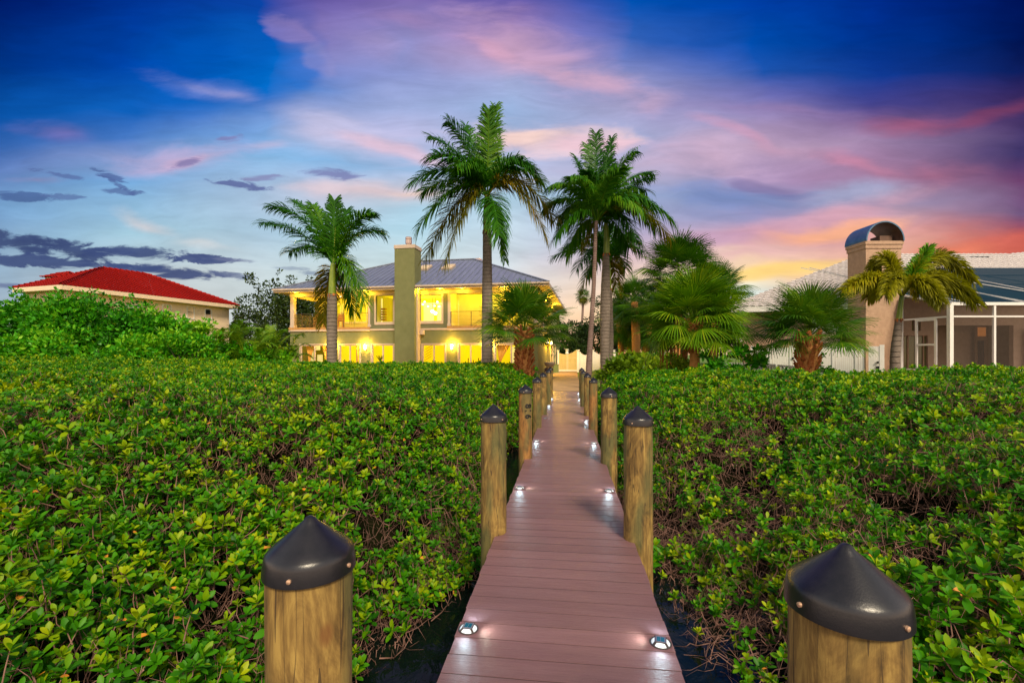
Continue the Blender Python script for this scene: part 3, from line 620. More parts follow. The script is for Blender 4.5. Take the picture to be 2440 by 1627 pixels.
def onroof(px, py):
    # point on the front slope seen at a pixel
    k = (px-CX)/F; best = None
    for i in range(400):
        d = -ov+t_*i/400; s_ = hs(px, d); zz = e0+slope*(d+ov); Y = HO.y+s_*ay_+d*by_; pyy = HY-(zz-EYE)*F/Y
        if best is None or abs(pyy-py) < best[0]: best = (abs(pyy-py), s_, d, zz)
    return Vector(best[1:])
for px, py in ((1013, 640.5), (1069, 638.5)):
    c = onroof(px, py); g = MB(); n_ = Vector((0, -slope, 1)).normalized(); u_ = Vector((0, 1, slope)).normalized()
    def rb(b, w0, l0, z0, z1): 
        vs = [c+Vector((1,0,0))*i+u_*j+n_*k for k in (z0, z1) for i, j in ((-w0,-l0),(w0,-l0),(w0,l0),(-w0,l0))]
        b.add(vs, [(0,3,2,1),(4,5,6,7),(0,1,5,4),(1,2,6,5),(2,3,7,6),(3,0,4,7)])
    rb(g, .42, .62, 0, .16); sk = g.build('skylight', 'cream', roof, bevel=.01)
    g = MB(); rb(g, .32, .5, .163, .19); g.build('pane', 'skylight_pane', sk)
# chimney
cd0 = -.86; c0, c1 = hs(940, cd0), hs(988, cd0); cz = hz(592, 964, cd0)
g = MB(); g.box((c0, cd0, -.05), (c1, -.001, cz)); g.box((c0, -.001, ET), (c1, .35, cz)); ch = g.build('chimney', 'olive', house)
g = MB(); g.box((c0-.04, cd0-.04, cz), (c1+.04, .39, cz+.26)); g.build('cap', 'cream', ch, bevel=.015)
cc = ((c0+c1)/2+.05, -.25); g = MB(); g.lathe([(.16, cz+.26), (.16, cz+.44), (.23, cz+.46), (.23, cz+.72), (.20, cz+.72), (.20, cz+.76), (.23, cz+.78), (.23, cz+.9), (.2, cz+.93)], 24, cc); g.build('flue', 'steel', ch, smooth=True)
g = MB(); g.box((c1+.002, -.55, -.05), (c1+.1, -.02, ET-.02)); g.build('chimney_lit_strip', 'cream', house)  # pale strip added in place of the chimney's lamp-lit side face
g = MB(); g.box((c1+.12, -.25, F2-.32), (c1+.42, -.01, F2-.02)); g.build('vent_hood', 'cream', house)
# picture windows of the upper floor
for i, wv in enumerate(w2):
    a, b, z0, z1 = wv; f = .15; g = MB(); a0 = hs(892.6) if i == 0 else hs(996.5); b0 = c0-.002 if i == 0 else hs(1056.5)
    g.box((a0, -.05, z0-f*1.4), (b0, -.004, z0)); g.box((a0, -.05, z1), (b0, -.004, z1+(.06 if i else .03))); g.box((a0, -.05, z0), (a, -.004, z1)); g.box((b, -.05, z0), (b0, -.004, z1))
    wn_ = g.build('window', 'cream', house, bevel=.008)
    g = MB(); g.box((a, .06, z0), (b, .07, z1)); g.build('pane', 'glass', wn_)
# interior: floors, partitions, back walls that glow with the room lights
g = MB(); g.box((.2, 4.2, 0), (L-.2, 4.3, F2)); g.build('interior_wall', 'inner', house)
g = MB(); g.box((.2, .2, F2-.22), (L-.2, 4.2, F2-.12)); g.build('interior_ceiling', 'inner', house)
g = MB(); g.box((.2, .2, -.04), (L-.2, 4.2, .0)); g.build('interior_floor', 'wood', house)
for px in (797, 872, 960, 1077, 1165): s_ = hs(px); g = MB(); g.box((s_-.06, .6, 0), (s_+.06, 4.2, F2-.23)); g.build('partition', 'inner', house)
g = MB(); g.box((sL+.14, 4.2, BF-.2), (sR-.14, 4.3, ET)); g.build('interior_wall', 'inner', house)
g = MB(); g.box((sL+.14, .25, ET-.1), (sR-.14, 4.2, ET-.04)); g.build('interior_ceiling', 'inner', house)
s_ = hs(958); g = MB(); g.box((s_-.06, .25, BF-.1), (s_+.06, 4.2, ET-.11)); g.build('partition', 'inner', house)
g = MB(); g.box((.3, 4.6, BF), (sL+.2, 4.7, ET)); g.build('interior_wall', 'inner', house)
g = MB(); g.box((sR, 3.9, BF), (L-.5, 4.0, ET)); g.build('interior_wall', 'inner', house)
# kitchen alcove seen through the right picture window
a, b = hs(1002, 3.2), hs(1051, 3.2); g = MB(); g.box((a-.3, 4.12, BF-.1), (a+.75, 4.18, BF+2.0)); g.box((b-.65, 4.12, BF-.1), (b+.3, 4.18, BF+1.95)); g.box((a-.3, 3.3, BF+2.0), (b+.3, 4.18, BF+2.06)); g.build('kitchen_wall', 'inner_kitchen', house)
g = MB()
for px, py in ((1012, 719), (1042, 719), (1007.5, 726), (1020, 730), (1036, 729), (1046.5, 730)):
    c = Vector((hs(px, 3.25), 3.25, hz(py, px, 3.25))); g.box((c.x-.05, 3.2, c.z-.03), (c.x+.05, 3.3, c.z+.03))
g.build('ceiling_spotlight', 'bulb', house)
for px, py in ((1030.5, 742), (1037.5, 746)):
    c = Vector((hs(px, 2.6), 2.6, hz(py, px, 2.6))); g = MB(); g.bar(c+Vector((0,0,.1)), (c.x, c.y, ET-.12), .02); pl = g.build('pendant_lamp', 'rail', house)
    bm = MB(); bm.lathe([(.03, c.z-.13), (.10, c.z-.08), (.13, c.z), (.10, c.z+.08), (.03, c.z+.12)], 16, (c.x, c.y)); bm.build('globe', 'bulb', pl, smooth=True)
# artwork and tall cabinet behind the left picture window
g = MB(); a = hs(908, 1.5); g.box((a-.1, 1.5, BF), (a+.08, 1.6, ET-.3)); g.build('interior_trim', 'inner_pale', house)
g = MB(); a = hs(913, 1.5); z0 = hz(764, 911, 1.5)
for i in range(5): g.box((a-.15, 1.45, z0+.2*i+.02), (a+.2, 1.7, z0+.2*i+.14-.03*(i % 2)))
g.build('shelf', 'wood', house)
# sliding doors
def sliding(a, b, z1, d=0., name='sliding_door', div=.5):
    g = MB(); f = .09
    g.box((a, d+.02, 0), (a+f, d+.12, z1)); g.box((b-f, d+.02, 0), (b, d+.12, z1)); g.box((a+f, d+.02, z1-f), (b-f, d+.12, z1))
    m = a+(b-a)*div; g.box((m-.05, d+.03, 0), (m+.05, d+.11, z1-f)); g.box((a+f, d+.03, 0), (m-.05, d+.11, .1)); g.box((m+.05, d+.03, 0), (b-f, d+.11, .1))
    g2 = MB(); g2.box((a-.07, -.022, z1), (b+.07, -.003, z1+.06)); g2.box((a-.07, -.022, 0), (a, -.003, z1)); g2.box((b, -.022, 0), (b+.07, -.003, z1))
    o = g.build(name, 'cream', house, bevel=.006); g2.build('casing', 'cream', o)
    p = MB(); p.box((a+f, d+.065, .1), (b-f, d+.07, z1-f)); p.build('pane', 'glass', o); return o
for (a, b, z0, z1), (pa, pb, kind) in zip(dh, doors): sliding(a, b, z1, div={'curtains': .49, 'curtain': .62}.get(kind, .5))
def curtain(a, top, mid, zt, zm, d=.35, side=1):
    """hanging cloth gathered at the tieback: full width at the top, narrow at zm"""
    g = MB(); n = 28; rows = 14; vs = []
    for r_ in range(rows+1):
        z_ = zt*(1-r_/rows)+.02; f = max(0, min(1, (z_-zm)/(zt-zm))) if z_ > zm else .12*(1-z_/zm)*2
        for i in range(n+1):
            u = i/n; x0, x1 = mid-.07, mid+.07
            x = (x0+(top[0]-x0)*f**1.25)*(1-u)+(x1+(top[1]-x1)*f**1.25)*u
            vs.append((x, d+.035*math.sin(u*40+r_*.15), z_))
    g.add(vs, [(j*(n+1)+i, j*(n+1)+i+1, (j+1)*(n+1)+i+1, (j+1)*(n+1)+i) for j in range(rows) for i in range(n)])
    g.build('curtain', 'curtain', house, smooth=True)
zc = DZ-.08
curtain(0, (hs(722), hs(744)), hs(730.5), zc, 1.15); curtain(0, (hs(759), hs(784)), hs(773), zc, 1.0)
curtain(0, (hs(1181), hs(1214)), hs(1189), zc, 1.05)
g = MB(); a = hs(818.5, 1.5); g.box((a-.05, 1.5, 0), (a+.05, 1.6, DZ+.3)); a = hs(826, 2.4); g.box((a-.35, 2.4, 0), (a+.35, 2.44, DZ)); g.build('interior_trim', 'inner_pale', house)
g = MB(); a = hs(855); g.box((a-.1, -.2, .75), (a-.03, -.03, DZ-.05)); g.build('blind_stack', 'wood', house)
for (p0, p1, y0, y1) in ((733, 746, 835, 868), (752, 762, 822, 834), (756, 768, 845, 868), (1220, 1231, 826, 868)):
    g = MB(); zt = hz(y0, p0, 2); zb_ = max(.02, hz(y1, p0, 2)); g.box((hs(p0, 2), 2, zb_), (hs(p1, 2), 2.05, zt)); g.build('interior_screen', 'inner_pale', house)
g = MB()      # wall art: slanting strokes beside the fourth door
for i in range(5):
    x0 = hs(1009+i*.4, 3.9); z0 = 1.15+.22*i; g.bar((x0, 4.15, z0), (x0+.6, 4.15, z0+.35), .03)
g.build('wall_art', 'wood', house)
g = MB()      # low sideboard rail behind the fifth door
a, b = hs(1103, 2), hs(1148, 2); g.box((a, 2, .95), (b, 2.3, 1.02)); g.box((a, 2, 0), (a+.06, 2.3, .95)); g.box((b-.06, 2, 0), (b, 2.3, .95)); g.box((a, 2.1, .45), (b, 2.2, .5))
for i in range(7): g.box((a+.15+i*.2, 2.1, 1.02), (a+.2+i*.2, 2.16, 1.12+.08*(i*3 % 4)))
g.build('bar_shelf', 'brown', house)
# balcony doors
for (pa, pb, d_, z0, z1) in ((772,812,3.5,BF,5.7),(818,874,3.5,BF+.55,5.7),(1081,1092.5,2.6,BF,5.75),(1190,1240,2.6,BF,5.6)):
    a, b = hs(pa, d_), hs(pb, d_); n = max(1, round((b-a)/1.0)); g = MB(); f = .08
    for i in range(n+1): x = a+(b-a)*i/n; g.box((x-f/2, d_-.04, z0), (x+f/2, d_-.002, z1))
    g.box((a, d_-.05, z1), (b, d_-.002, z1+f)); g.box((a, d_-.05, z0-.002), (b, d_-.002, z0+.1)); o = g.build('glazed_door', 'white', house)
    p = MB(); p.box((a, d_+.05, z0+.1), (b, d_+.055, z1)); p.build('pane', 'glass', o)
# side windows with slatted shutters
for (d0, d1, z0, z1) in ((9.2, 10.9, .9, 2.45), (12.2, 14.6, .75, 2.5)):
    g = MB(); f = .12
    g.box((L+.003, d0-f, z0-f), (L+.05, d1+f, z0)); g.box((L+.003, d0-f, z1), (L+.05, d1+f, z1+f)); g.box((L+.003, d0-f, z0), (L+.05, d0, z1)); g.box((L+.003, d1, z0), (L+.05, d1+f, z1)); g.box((L-.05, d0, (z0+z1)/2-.03), (L+.04, d1, (z0+z1)/2+.03))
    o = g.build('window', 'cream', house); m = MB(); z = z0+.05
    while z < z1: m.box((L-.16, d0, z), (L-.12, d1, z+.07)); z += .12
    m.build('shutter', 'inner_pale', o)
    m = MB(); m.box((L-.24, d0-.1, z0-.1), (L-.22, d1+.1, z1+.1)); m.build('lit_room', 'inner', o)
# lamps: wall sconces, balcony downlights
def lamp(kind, loc, en, col, size=.05, spot=None, rot=None):
    l = bpy.data.lights.new(kind, 'SPOT' if spot else 'POINT'); l.energy = en; l.color = col; l.shadow_soft_size = size
    if spot: l.spot_size = spot; l.spot_blend = .6
    o = bpy.data.objects.new(kind, l); COL.objects.link(o); o.parent = house; o.location = loc
    if rot: o.rotation_euler = rot
    return o
for px in (790, 869.6, 1076, 1163):
    s_ = hs(px, -.2); zz = 1.95+.0; g = MB()
    g.box((s_-.06, -.03, zz-.02), (s_+.06, -.003, zz+.42)); g.box((s_-.02, -.2, zz+.40), (s_+.02, -.03, zz+.43)); g.lathe([(.015, zz+.39), (.085, zz+.40), (.07, zz+.45), (.02, zz+.49)], 16, (s_, -.2)); g.lathe([(.03, zz-.02), (.07, zz), (.07, zz+.02)], 16, (s_, -.2))
    sc_ = g.build('wall_lamp', 'rail', house); m = MB(); m.lathe([(.065, zz+.03), (.075, zz+.2), (.068, zz+.375)], 16, (s_, -.2)); m.build('shade', 'bulb', sc_, smooth=True)
    lamp('wall_lamp_light', (s_-.11, -.2, zz+.34), 150, (1, .58, .05), .03); lamp('wall_lamp_light', (s_+.11, -.2, zz+.34), 150, (1, .58, .05), .03)
for (s_, d_) in ((1.6, 1.8), (4.2, 1.8), (6.2, 1.6)): lamp('balcony_light', (s_, d_, ET-.35), 125, (1, .72, .035), .1)
for (s_, d_) in ((sR+1.2, 1.3), (sR+3.4, 1.3), (L-1.0, 1.2), (L-.0, 5.5), (L+.2, 11.)): lamp('balcony_light', (s_, d_, ET-.35), 125, (1, .72, .035), .1)
g = MB()
for (s_, d_) in ((hs(1267, 1.0), 1.0), (hs(1240, 1.4), 1.4), (hs(1215, 1.4), 1.4), (3.2, 1.6)): g.lathe([(.07, ET-.07), (.09, ET-.04)], 12, (s_, d_))
g.build('downlight', 'bulb', house)
for s_ in (.8, 3.6, 6.4, 9.0, hs(1000, -.4), hs(1050, -.4), hs(1100, -.4), hs(1200, -.4)): lamp('eave_light', (s_, -.55, Ez-.10), 60, (1, .66, .03), .05)
for s_ in (1.5, 4.8, 8.2, 11.2, 14.4, 17.): lamp('room_light', (s_, 1.6, 2.6), 9, (1, .80, .22), .15)
for s_ in (9.3, 12.3): lamp('room_light', (s_, 2.0, 5.2), 22, (1, .80, .22), .15)
# ------------------------------------------------------------------ furniture of the house
def patio_chair(name, label, loc, rz, sc_=1.0, mat='wood', group=None, seat_z=.45):
    t = thing(name, label, 'chair', loc, rz, group)
    g = MB(); g.box((-.25,-.24,seat_z-.03), (.25,.24,seat_z+.03)); g.build('seat', mat, t, bevel=.01)
    g = MB(); g.box((-.25,.2,seat_z+.06), (.25,.25,seat_z+.5)); g.build('backrest', mat, t, bevel=.01)
    for x in (-.22, .22):
        for y in (-.2, .21): g = MB(); g.box((x-.02,y-.02,0), (x+.02,y+.02,seat_z-.03)); g.build('leg', mat, t)
    for x in (-.26, .26): g = MB(); g.box((x-.02,-.22,seat_z+.2), (x+.02,.2,seat_z+.235)); g.box((x-.015,-.21,seat_z), (x+.015,-.18,seat_z+.2)); g.build('armrest', mat, t)
    return t
def hw(s_, d_, z=0): return HO+Vector((s_*ax_+d_*bx_, s_*ay_+d_*by_, z))
for (px, d_, rz, lab) in ((757, 1.5, .3, 'tall wooden balcony chair left of the palm trunk, first from the left'), (764.5, 2.3, 2.8, 'tall wooden balcony chair just left of the palm trunk, behind the table'),
                          (806, 1.5, -.3, 'tall wooden balcony chair right of the palm trunk, nearer the trunk'), (812.5, 1.9, -1.2, 'tall wooden balcony chair right of the palm trunk, beside the rail')):
    patio_chair('balcony_chair', lab, hw(hs(px, d_), d_, BF), rz+HA, group='wooden chairs on the left balcony', seat_z=.62)
t = thing('balcony_table', 'wooden high table on the left balcony between the chairs', 'table', hw(hs(783, 1.8), 1.8, BF), HA)
g = MB(); g.box((-.75,-.45,.88), (.75,.45,.93)); g.build('tabletop', 'wood', t)
for x in (-.65, .65):
    for y in (-.38, .38): g = MB(); g.box((x-.03,y-.03,0), (x+.03,y+.03,.88)); g.build('leg', 'wood', t)
patio_chair('patio_chair', 'brown wooden patio chair in front of the fourth lit sliding door', hw(hs(1041, -1), -1.2, 0), HA+.2, seat_z=.5)
patio_chair('patio_chair', 'brown wooden patio chair at the right edge of the fourth lit sliding door', hw(hs(1055, -1), -1.0, 0), HA-1.2, seat_z=.5)
t = thing('dining_table', 'small wooden patio table behind the brown chairs', 'table', hw(hs(1052, -.9), -.9, 0), HA)
g = MB(); g.lathe([(.5,.70),(.5,.74)], 20); g.build('tabletop', 'wood', t); g = MB(); g.lathe([(.28,0),(.05,.05),(.04,.7)], 12); g.build('leg', 'wood', t)
def lounger(px, wpx, py, label):
    Z = 29.0; w_ = wpx*Z/F; p = at(px, py, Z); t = thing('sun_lounger', label, 'sun lounger', (p.x, p.y, -.0), HA, 'teal sun loungers on the patio')
    h = p.z
    g = MB(); g.box((-w_/2, 0, .3), (w_/2, .6, .42)); g.build('seat_cushion', 'teal', t, bevel=.03)
    g = MB(); g.box((-w_/2, -.08, .42), (w_/2, .06, h)); g.build('back_cushion', 'teal', t, bevel=.04)
    g = MB(); g.box((-w_/2-.03, -.05, .2), (w_/2+.03, .65, .3)); g.build('frame', 'wood', t)
    for x in (-w_/2, w_/2): g = MB(); g.box((x-.03, .0, 0), (x+.03, .06, .2)); g.build('leg', 'wood', t)
lounger(943, 36, 868.5, 'wide teal lounger back at the foot of the chimney'); lounger(973, 13, 869.5, 'small teal lounger right of the wide one at the chimney foot')
lounger(878, 7, 870, 'narrow pale teal lounger below the left wall lamp'); lounger(771, 9, 871, 'small teal lounger peeking over the hedge left of the left palm trunk')
t = thing('planter', 'tapered stone planter with spiky grass before the third lit door', 'planter', hw(hs(905.5, -.6), -.6, 0), 0)
g = MB(); h = 1.12; g.add([(-.16,-.16,0),(.16,-.16,0),(.16,.16,0),(-.16,.16,0),(-.2,-.2,h),(.2,-.2,h),(.2,.2,h),(-.2,.2,h)], [(0,3,2,1),(4,5,6,7),(0,1,5,4),(1,2,6,5),(2,3,7,6),(3,0,4,7)]); g.build('pot', 'pot', t, bevel=.01)
g = MB()
for i in range(40):
    a = random.uniform(0, 6.28); e = random.uniform(.1, .5); g.bar((0,0,h), (math.cos(a)*e*.6, math.sin(a)*e*.6, h+random.uniform(.25,.5)), .012)
g.build('grass', 'palm_old', t)

# ------------------------------------------------------------------ gate, fences, small yard things
def fence_panel(b, x0, x1, z0, zt, y0=-.03, n=None, gap=.012):
    """vertical pickets between x0 and x1; zt(u) gives the top height"""
    n = n or max(2, int(abs(x1-x0)/.11))
    for i in range(n):
        a = x0+(x1-x0)*i/n+gap/2; c = x0+(x1-x0)*(i+1)/n-gap/2; b.box((a, y0, z0), (c, y0+.03, zt((i+.5)/n)))
def local_thing(name, label, cat, p, q, group=None):
    rz = math.atan2(q.y-p.y, q.x-p.x); return thing(name, label, cat, p, rz, group), math.hypot(q.x-p.x, q.y-p.y)
p, q = at(1332, 884, 43.3), at(1374.5, 884, 43.0); p.z = q.z = -.03
t, w_ = local_thing('garden_gate', 'yellow lit picket gate with a scooped top at the end of the paver path', 'gate', p, q)
top = lambda u: 1.68+.30*(2*u-.72)**2*.9
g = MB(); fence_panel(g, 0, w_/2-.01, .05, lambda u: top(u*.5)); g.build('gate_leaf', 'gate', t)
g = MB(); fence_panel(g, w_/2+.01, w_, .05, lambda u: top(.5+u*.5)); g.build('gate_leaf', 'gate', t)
g = MB(); g.box((0,-.06,.1), (w_,-.031,.22)); g.box((0,.0,1.3), (w_,.03,1.42)); g.build('gate_rail', 'white', t)
for x in (-.07, w_+.07):
    g = MB(); g.box((x-.07,-.09,-.03), (x+.07,.05,2.0)); g.box((x-.12,-.14,2.0), (x+.12,.1,2.06)); g.build('gate_post', 'white', t)
for d_ in (5.4, 8.5):  # unseen wall lamps, added to light the path and gate
    g = MB(); g.box((L+.003, d_-.06, 2.45), (L+.03, d_+.06, 2.8)); g.box((L+.03, d_-.09, 2.78), (L+.22, d_+.09, 2.82)); wl_ = g.build('wall_lamp', 'rail', house)
    g = MB(); g.lathe([(.06, 2.5), (.075, 2.65), (.06, 2.77)], 12, (L+.13, d_)); g.build('shade', 'bulb', wl_, smooth=True)
    lamp('wall_lamp_light', (L+.30, d_, 2.62), 330, (1, .50, .02), .05)
def scoop_fence(px0, px1, Z0, Z1, label, group):
    p, q = at(px0, 884, Z0), at(px1, 884, Z1); p.z = q.z = -.04; t, w_ = local_thing('garden_fence', label, 'fence', p, q, group)
    g = MB(); fence_panel(g, .08, w_-.08, .05, lambda u: 1.62+.35*(2*u-1)**2, gap=.006); g.build('panel', 'white', t)
    g = MB(); g.box((-.07,-.08,0), (.07,.06,2.05)); g.box((-.11,-.12,2.05), (.11,.1,2.11)); g.build('post', 'white', t)
for i, (a, b, lab) in enumerate(((1379, 1411, 'pale scooped fence panel just right of the yellow gate'), (1413.5, 1461, 'pale scooped fence panel between the two tall palm trunks'), (1463, 1520, 'pale scooped fence panel right of the thick palm trunk'), (1521, 1590, 'pale scooped fence panel farthest right, behind the garden plants'))):
    scoop_fence(a, b, 43-.3*i, 42.8-.3*i, lab, 'scooped white fence panels behind the lawn')
# white post finial standing behind the gate
p = at(1351, 884, 45.5); t = thing('fence_post', 'white urn topped post seen over the middle of the yellow gate', 'post', (p.x, p.y, -.03))
g = MB(); g.box((-.09,-.09,0), (.09,.09,1.75)); g.build('shaft', 'white', t); g = MB(); g.lathe([(.2,1.75),(.13,1.85),(.12,1.98),(.18,2.15),(.18,2.2)], 16); g.build('finial', 'white', t)
p = at(1324.5, 885, 41.0); t = thing('utility_box', 'dark green utility box beside the yellow gate', 'box', (p.x, p.y, -.03))
g = MB(); g.box((-.24,-.2,0), (.24,.2,.72)); g.build('cabinet', 'hvac', t, bevel=.01); g = MB(); g.box((-.27,-.23,.72), (.27,.23,.78)); g.build('lid', 'hvac', t)
p = at(1304, 885, 31.0); t = thing('bird_feeder', 'small dark brown gabled box on thin legs beside the house corner', 'feeder', (p.x, p.y, -.03), -.2)
g = MB(); g.box((-.17,-.15,.42), (.17,.15,.66)); g.build('housing', 'brown', t); g = MB(); g.add([(-.22,-.2,.66),(.22,-.2,.66),(0,-.2,.82),(-.22,.2,.66),(.22,.2,.66),(0,.2,.82)], [(0,1,2),(5,4,3),(0,3,4,1),(1,4,5,2),(2,5,3,0)]); g.build('roof', 'brown', t)
for x in (-.14, .14): g = MB(); g.box((x-.02,-.02,0), (x+.02,.02,.42)); g.build('leg', 'cream', t)
p = at(1310, 885, 33.5); t = thing('stone_planter', 'round pale stone planter behind the brown gabled box', 'planter', (p.x, p.y, -.03))
g = MB(); g.lathe([(.2,0),(.12,.2),(.12,.7),(.34,.85),(.4,1.02),(.36,1.1),(.1,1.14)], 20); g.build('bowl', 'cream', t, smooth=True)
# side fences of the right neighbour
p, q = at(1792, 880, 21.0), at(2098, 880, 18.3); p.z = .1; q.z = .1
t, w_ = local_thing('tall_white_fence', 'tall smooth white vinyl fence beside the tan chimney', 'fence', p, q)
n = 6
for i in range(n):
    a, b = w_*i/n, w_*(i+1)/n; g = MB(); fence_panel(g, a+.06, b-.03, .0, lambda u: 1.84-.05*(n-1-i)/n, gap=.004, n=10); g.build('panel', 'white', t)
    g = MB(); g.box((a-.05,-.06,0), (a+.05,.05,1.9)); g.build('post', 'white', t)
g = MB(); g.box((w_-.03,-.05,0), (w_+.12,.03,1.9)); g.build('post', 'white', t)
g = MB(); g.box((w_-.14,-.07,.95), (w_-.04,-.04,1.05)); g.tube([(w_-.09,-.06,1.2),(w_-.09,-.10,1.2)], .045, 10); g.build('latch', 'dark', t)
g = MB(); g.tube([(1.6,-.05,1.35),(1.6,-.10,1.35)], .05, 10); g.build('hinge', 'dark', t)
def picket(px0, px1, Z0, Z1, y0, y1, label):
    p, q = at(px0, y0, Z0), at(px1, y1, Z1); h0, h1 = p.z, q.z; p.z = q.z = .0; t, w_ = local_thing('picket_fence', label, 'fence', p, q)
    g = MB(); fence_panel(g, 0, w_, .0, lambda u: h0+(h1-h0)*u-.08, gap=.02); g.build('picket', 'white', t)
    g = MB(); g.bar((0,-.05,h0-.06), (w_,-.05,h1-.06), .05, .08); g.bar((0,-.05,h0-.5), (w_,-.05,h1-.5), .04, .07); g.build('rail', 'white', t)
picket(1720, 1850, 19.0, 17.2, 862, 866, 'weathered pale picket fence behind the large fan palm')
picket(1852, 2045, 17.0, 15.8, 867, 882, 'weathered pale picket fence sloping down behind the short fan palm')

# ------------------------------------------------------------------ tiled roofs
def tiled(b, P0, P1, P2, P3, tile=.26, course=.36, amp=.05):
    """barrel tiles over the quad P0-P1 (eave) P2-P3 (top, P3 above P0)"""
    P0, P1, P2, P3 = map(Vector, (P0, P1, P2, P3)); nm = (P1-P0).cross(P3-P0)
    if nm.length < 1e-6: nm = (P1-P0).cross(P2-P0)
    nm.normalize(); nm = nm if nm.z > 0 else -nm
    ev = (P1-P0).normalized(); n = max(1, round(max((P3-P0).length, (P2-P1).length)/course)); 
    for k in range(n):
        r = []
        for kk, lift in ((k, .055), (k+1, .0)):
            f = kk/n; a = P0.lerp(P3, f); c = P1.lerp(P2, f); r.append((a, c, lift))
        (a, c, l0), (a2, c2, l1) = r; wd = (c-a).length
        if wd < .1: continue
        m = max(2, int(wd/tile*5)); vs = []
        for (u0, u1, lf, ex) in ((a, c, l0-.05, 0), (a, c, l0, 0), (a2, c2, l1, 1)):
            for i in range(m+1):
                p = u0.lerp(u1, i/m); s_ = (p-P0).dot(ev); h = amp*(.5+.5*math.cos(s_/tile*6.28318))
                vs.append(p+nm*(h+lf))
        b.add(vs, [(j*(m+1)+i, j*(m+1)+i+1, (j+1)*(m+1)+i+1, (j+1)*(m+1)+i) for j in range(2) for i in range(m)])
def hipcap(b, p, q, r=.11):
    p, q = Vector(p), Vector(q); n = max(2, int((q-p).length/.34))
    for i in range(n):
        a, c = p.lerp(q, i/n), p.lerp(q, (i+1)/n); b.tube([a+Vector((0,0,.06)), c+Vector((0,0,.02))], [r*1.12, r*.9], 8, False)
# ---- left neighbour with the red roof
lh = thing('red_roof_house', 'cream stucco house with a red barrel tile hip roof on the far left', 'house', (0,0,0))
rv = Vector((.299, .954, 0)); lv = Vector((-.954, .299, 0)); Cn = Vector((-29.8, 30.5, 0)); EZ = 6.2
Cf = Cn+rv*13.7; Cl = Cn+lv*5.0; Cl2 = Cl+rv*5.6; Cl3 = Cl2+lv*5.6; Cb = Cf+lv*10.6
K1 = Cn+rv*5.8+lv*5.6+Vector((0,0,EZ+2.46)); K2_ = Cn+rv*(13.7-4.9)+lv*5.0+Vector((0,0,EZ+2.42)); 
z_ = lambda v, h=EZ: Vector((v.x, v.y, h))
b = MB(); tiled(b, z_(Cn), z_(Cf), K2_, K1); tiled(b, z_(Cl), z_(Cn), K1, K1); tiled(b, z_(Cf), z_(Cb), K2_, K2_); tiled(b, z_(Cl2), z_(Cl), K1, K1); tiled(b, z_(Cb), z_(Cl3), K1, K2_); tiled(b, z_(Cl3), z_(Cl2), K1, K1)
rf = b.build('roof', 'red_tile', lh, smooth=True)
b = MB(); hipcap(b, z_(Cn), K1); hipcap(b, z_(Cf), K2_); hipcap(b, K1, K2_); hipcap(b, z_(Cl), K1); b.build('hip_tile', 'red_tile', rf, smooth=True)
b = MB(); u = Vector((0,0,1))
for p, q in ((Cn, Cf), (Cl, Cn), (Cf, Cb), (Cl2, Cl), (Cl3, Cl2)): b.bar(z_(p, EZ-.13), z_(q, EZ-.13), .08, .3)
b.build('fascia', 'house_wall', lh)
b = MB(); pl = [z_(v, EZ-.25) for v in (Cn, Cf, Cb, Cl3, Cl2, Cl)]; b.add(pl, [(0,1,2,3,4,5)]); b.build('soffit', 'house_wall', lh)
def wall_between(b, p, q, z0, z1, holes=()):
    p, q = Vector(p), Vector(q); e = (q-p).normalized(); n_ = Vector((e.y, -e.x, 0))
    wall_cells(b, 0, (q-p).length, z0, z1, list(holes), lambda a, z, sd: tuple(p+e*a-n_*(.15*sd)+Vector((0,0,z))))
ins = .6
Wn = Cn+rv*ins+lv*ins; Wf = Cf-rv*ins+lv*ins; Wl = Cl+rv*ins-lv*.0; Wb = Cb-rv*ins-lv*ins; Wl3 = Cl3+rv*ins-lv*ins
def sd_of(px, p, q):
    e = (q-p).normalized(); k = (px-CX)/F; return (k*p.y-p.x)/(e.x-k*e.y)
pw = {}
b = MB(); hl = []
for (x0, x1, y0, y1) in ((388,406,727,757),(446,461,731,757),(489,503,737,758)):
    a0, a1 = sd_of(x0, Wn, Wf), sd_of(x1, Wn, Wf); ee = (Wf-Wn).normalized(); Y = (Wn+ee*a0).y
    hl.append((a0, a1, EYE-(y1-HY)/F*Y, EYE-(y0-HY)/F*Y))
porch = sd_of(272, Wn, Wf)
wall_between(b, Wn, Wf, -.1, EZ-.26, hl+[(0.45, porch, -.1, 5.2)]); 
wall_between(b, Wl, Wn, -.1, EZ-.26, [(.6, 3.9, -.1, 5.2)]); wall_between(b, Wf, Wb, -.1, EZ-.26); wall_between(b, Wb, Wl3, -.1, EZ-.26)
b.build('wall', 'house_wall', lh)
b = MB(); q1 = Wn+lv*3.2; q2 = Wf+lv*3.2; wall_between(b, q1, q1+rv*6, -.1, EZ-.3); wall_between(b, Wn+rv*porch, Wn+rv*porch+lv*3.2, -.1, EZ-.3); wall_between(b, Wl+rv*2.6, Wn+rv*2.6, -.1, EZ-.3); b.build('porch_wall', 'house_wall', lh)
e = (Wf-Wn).normalized(); nn = Vector((e.y, -e.x, 0))
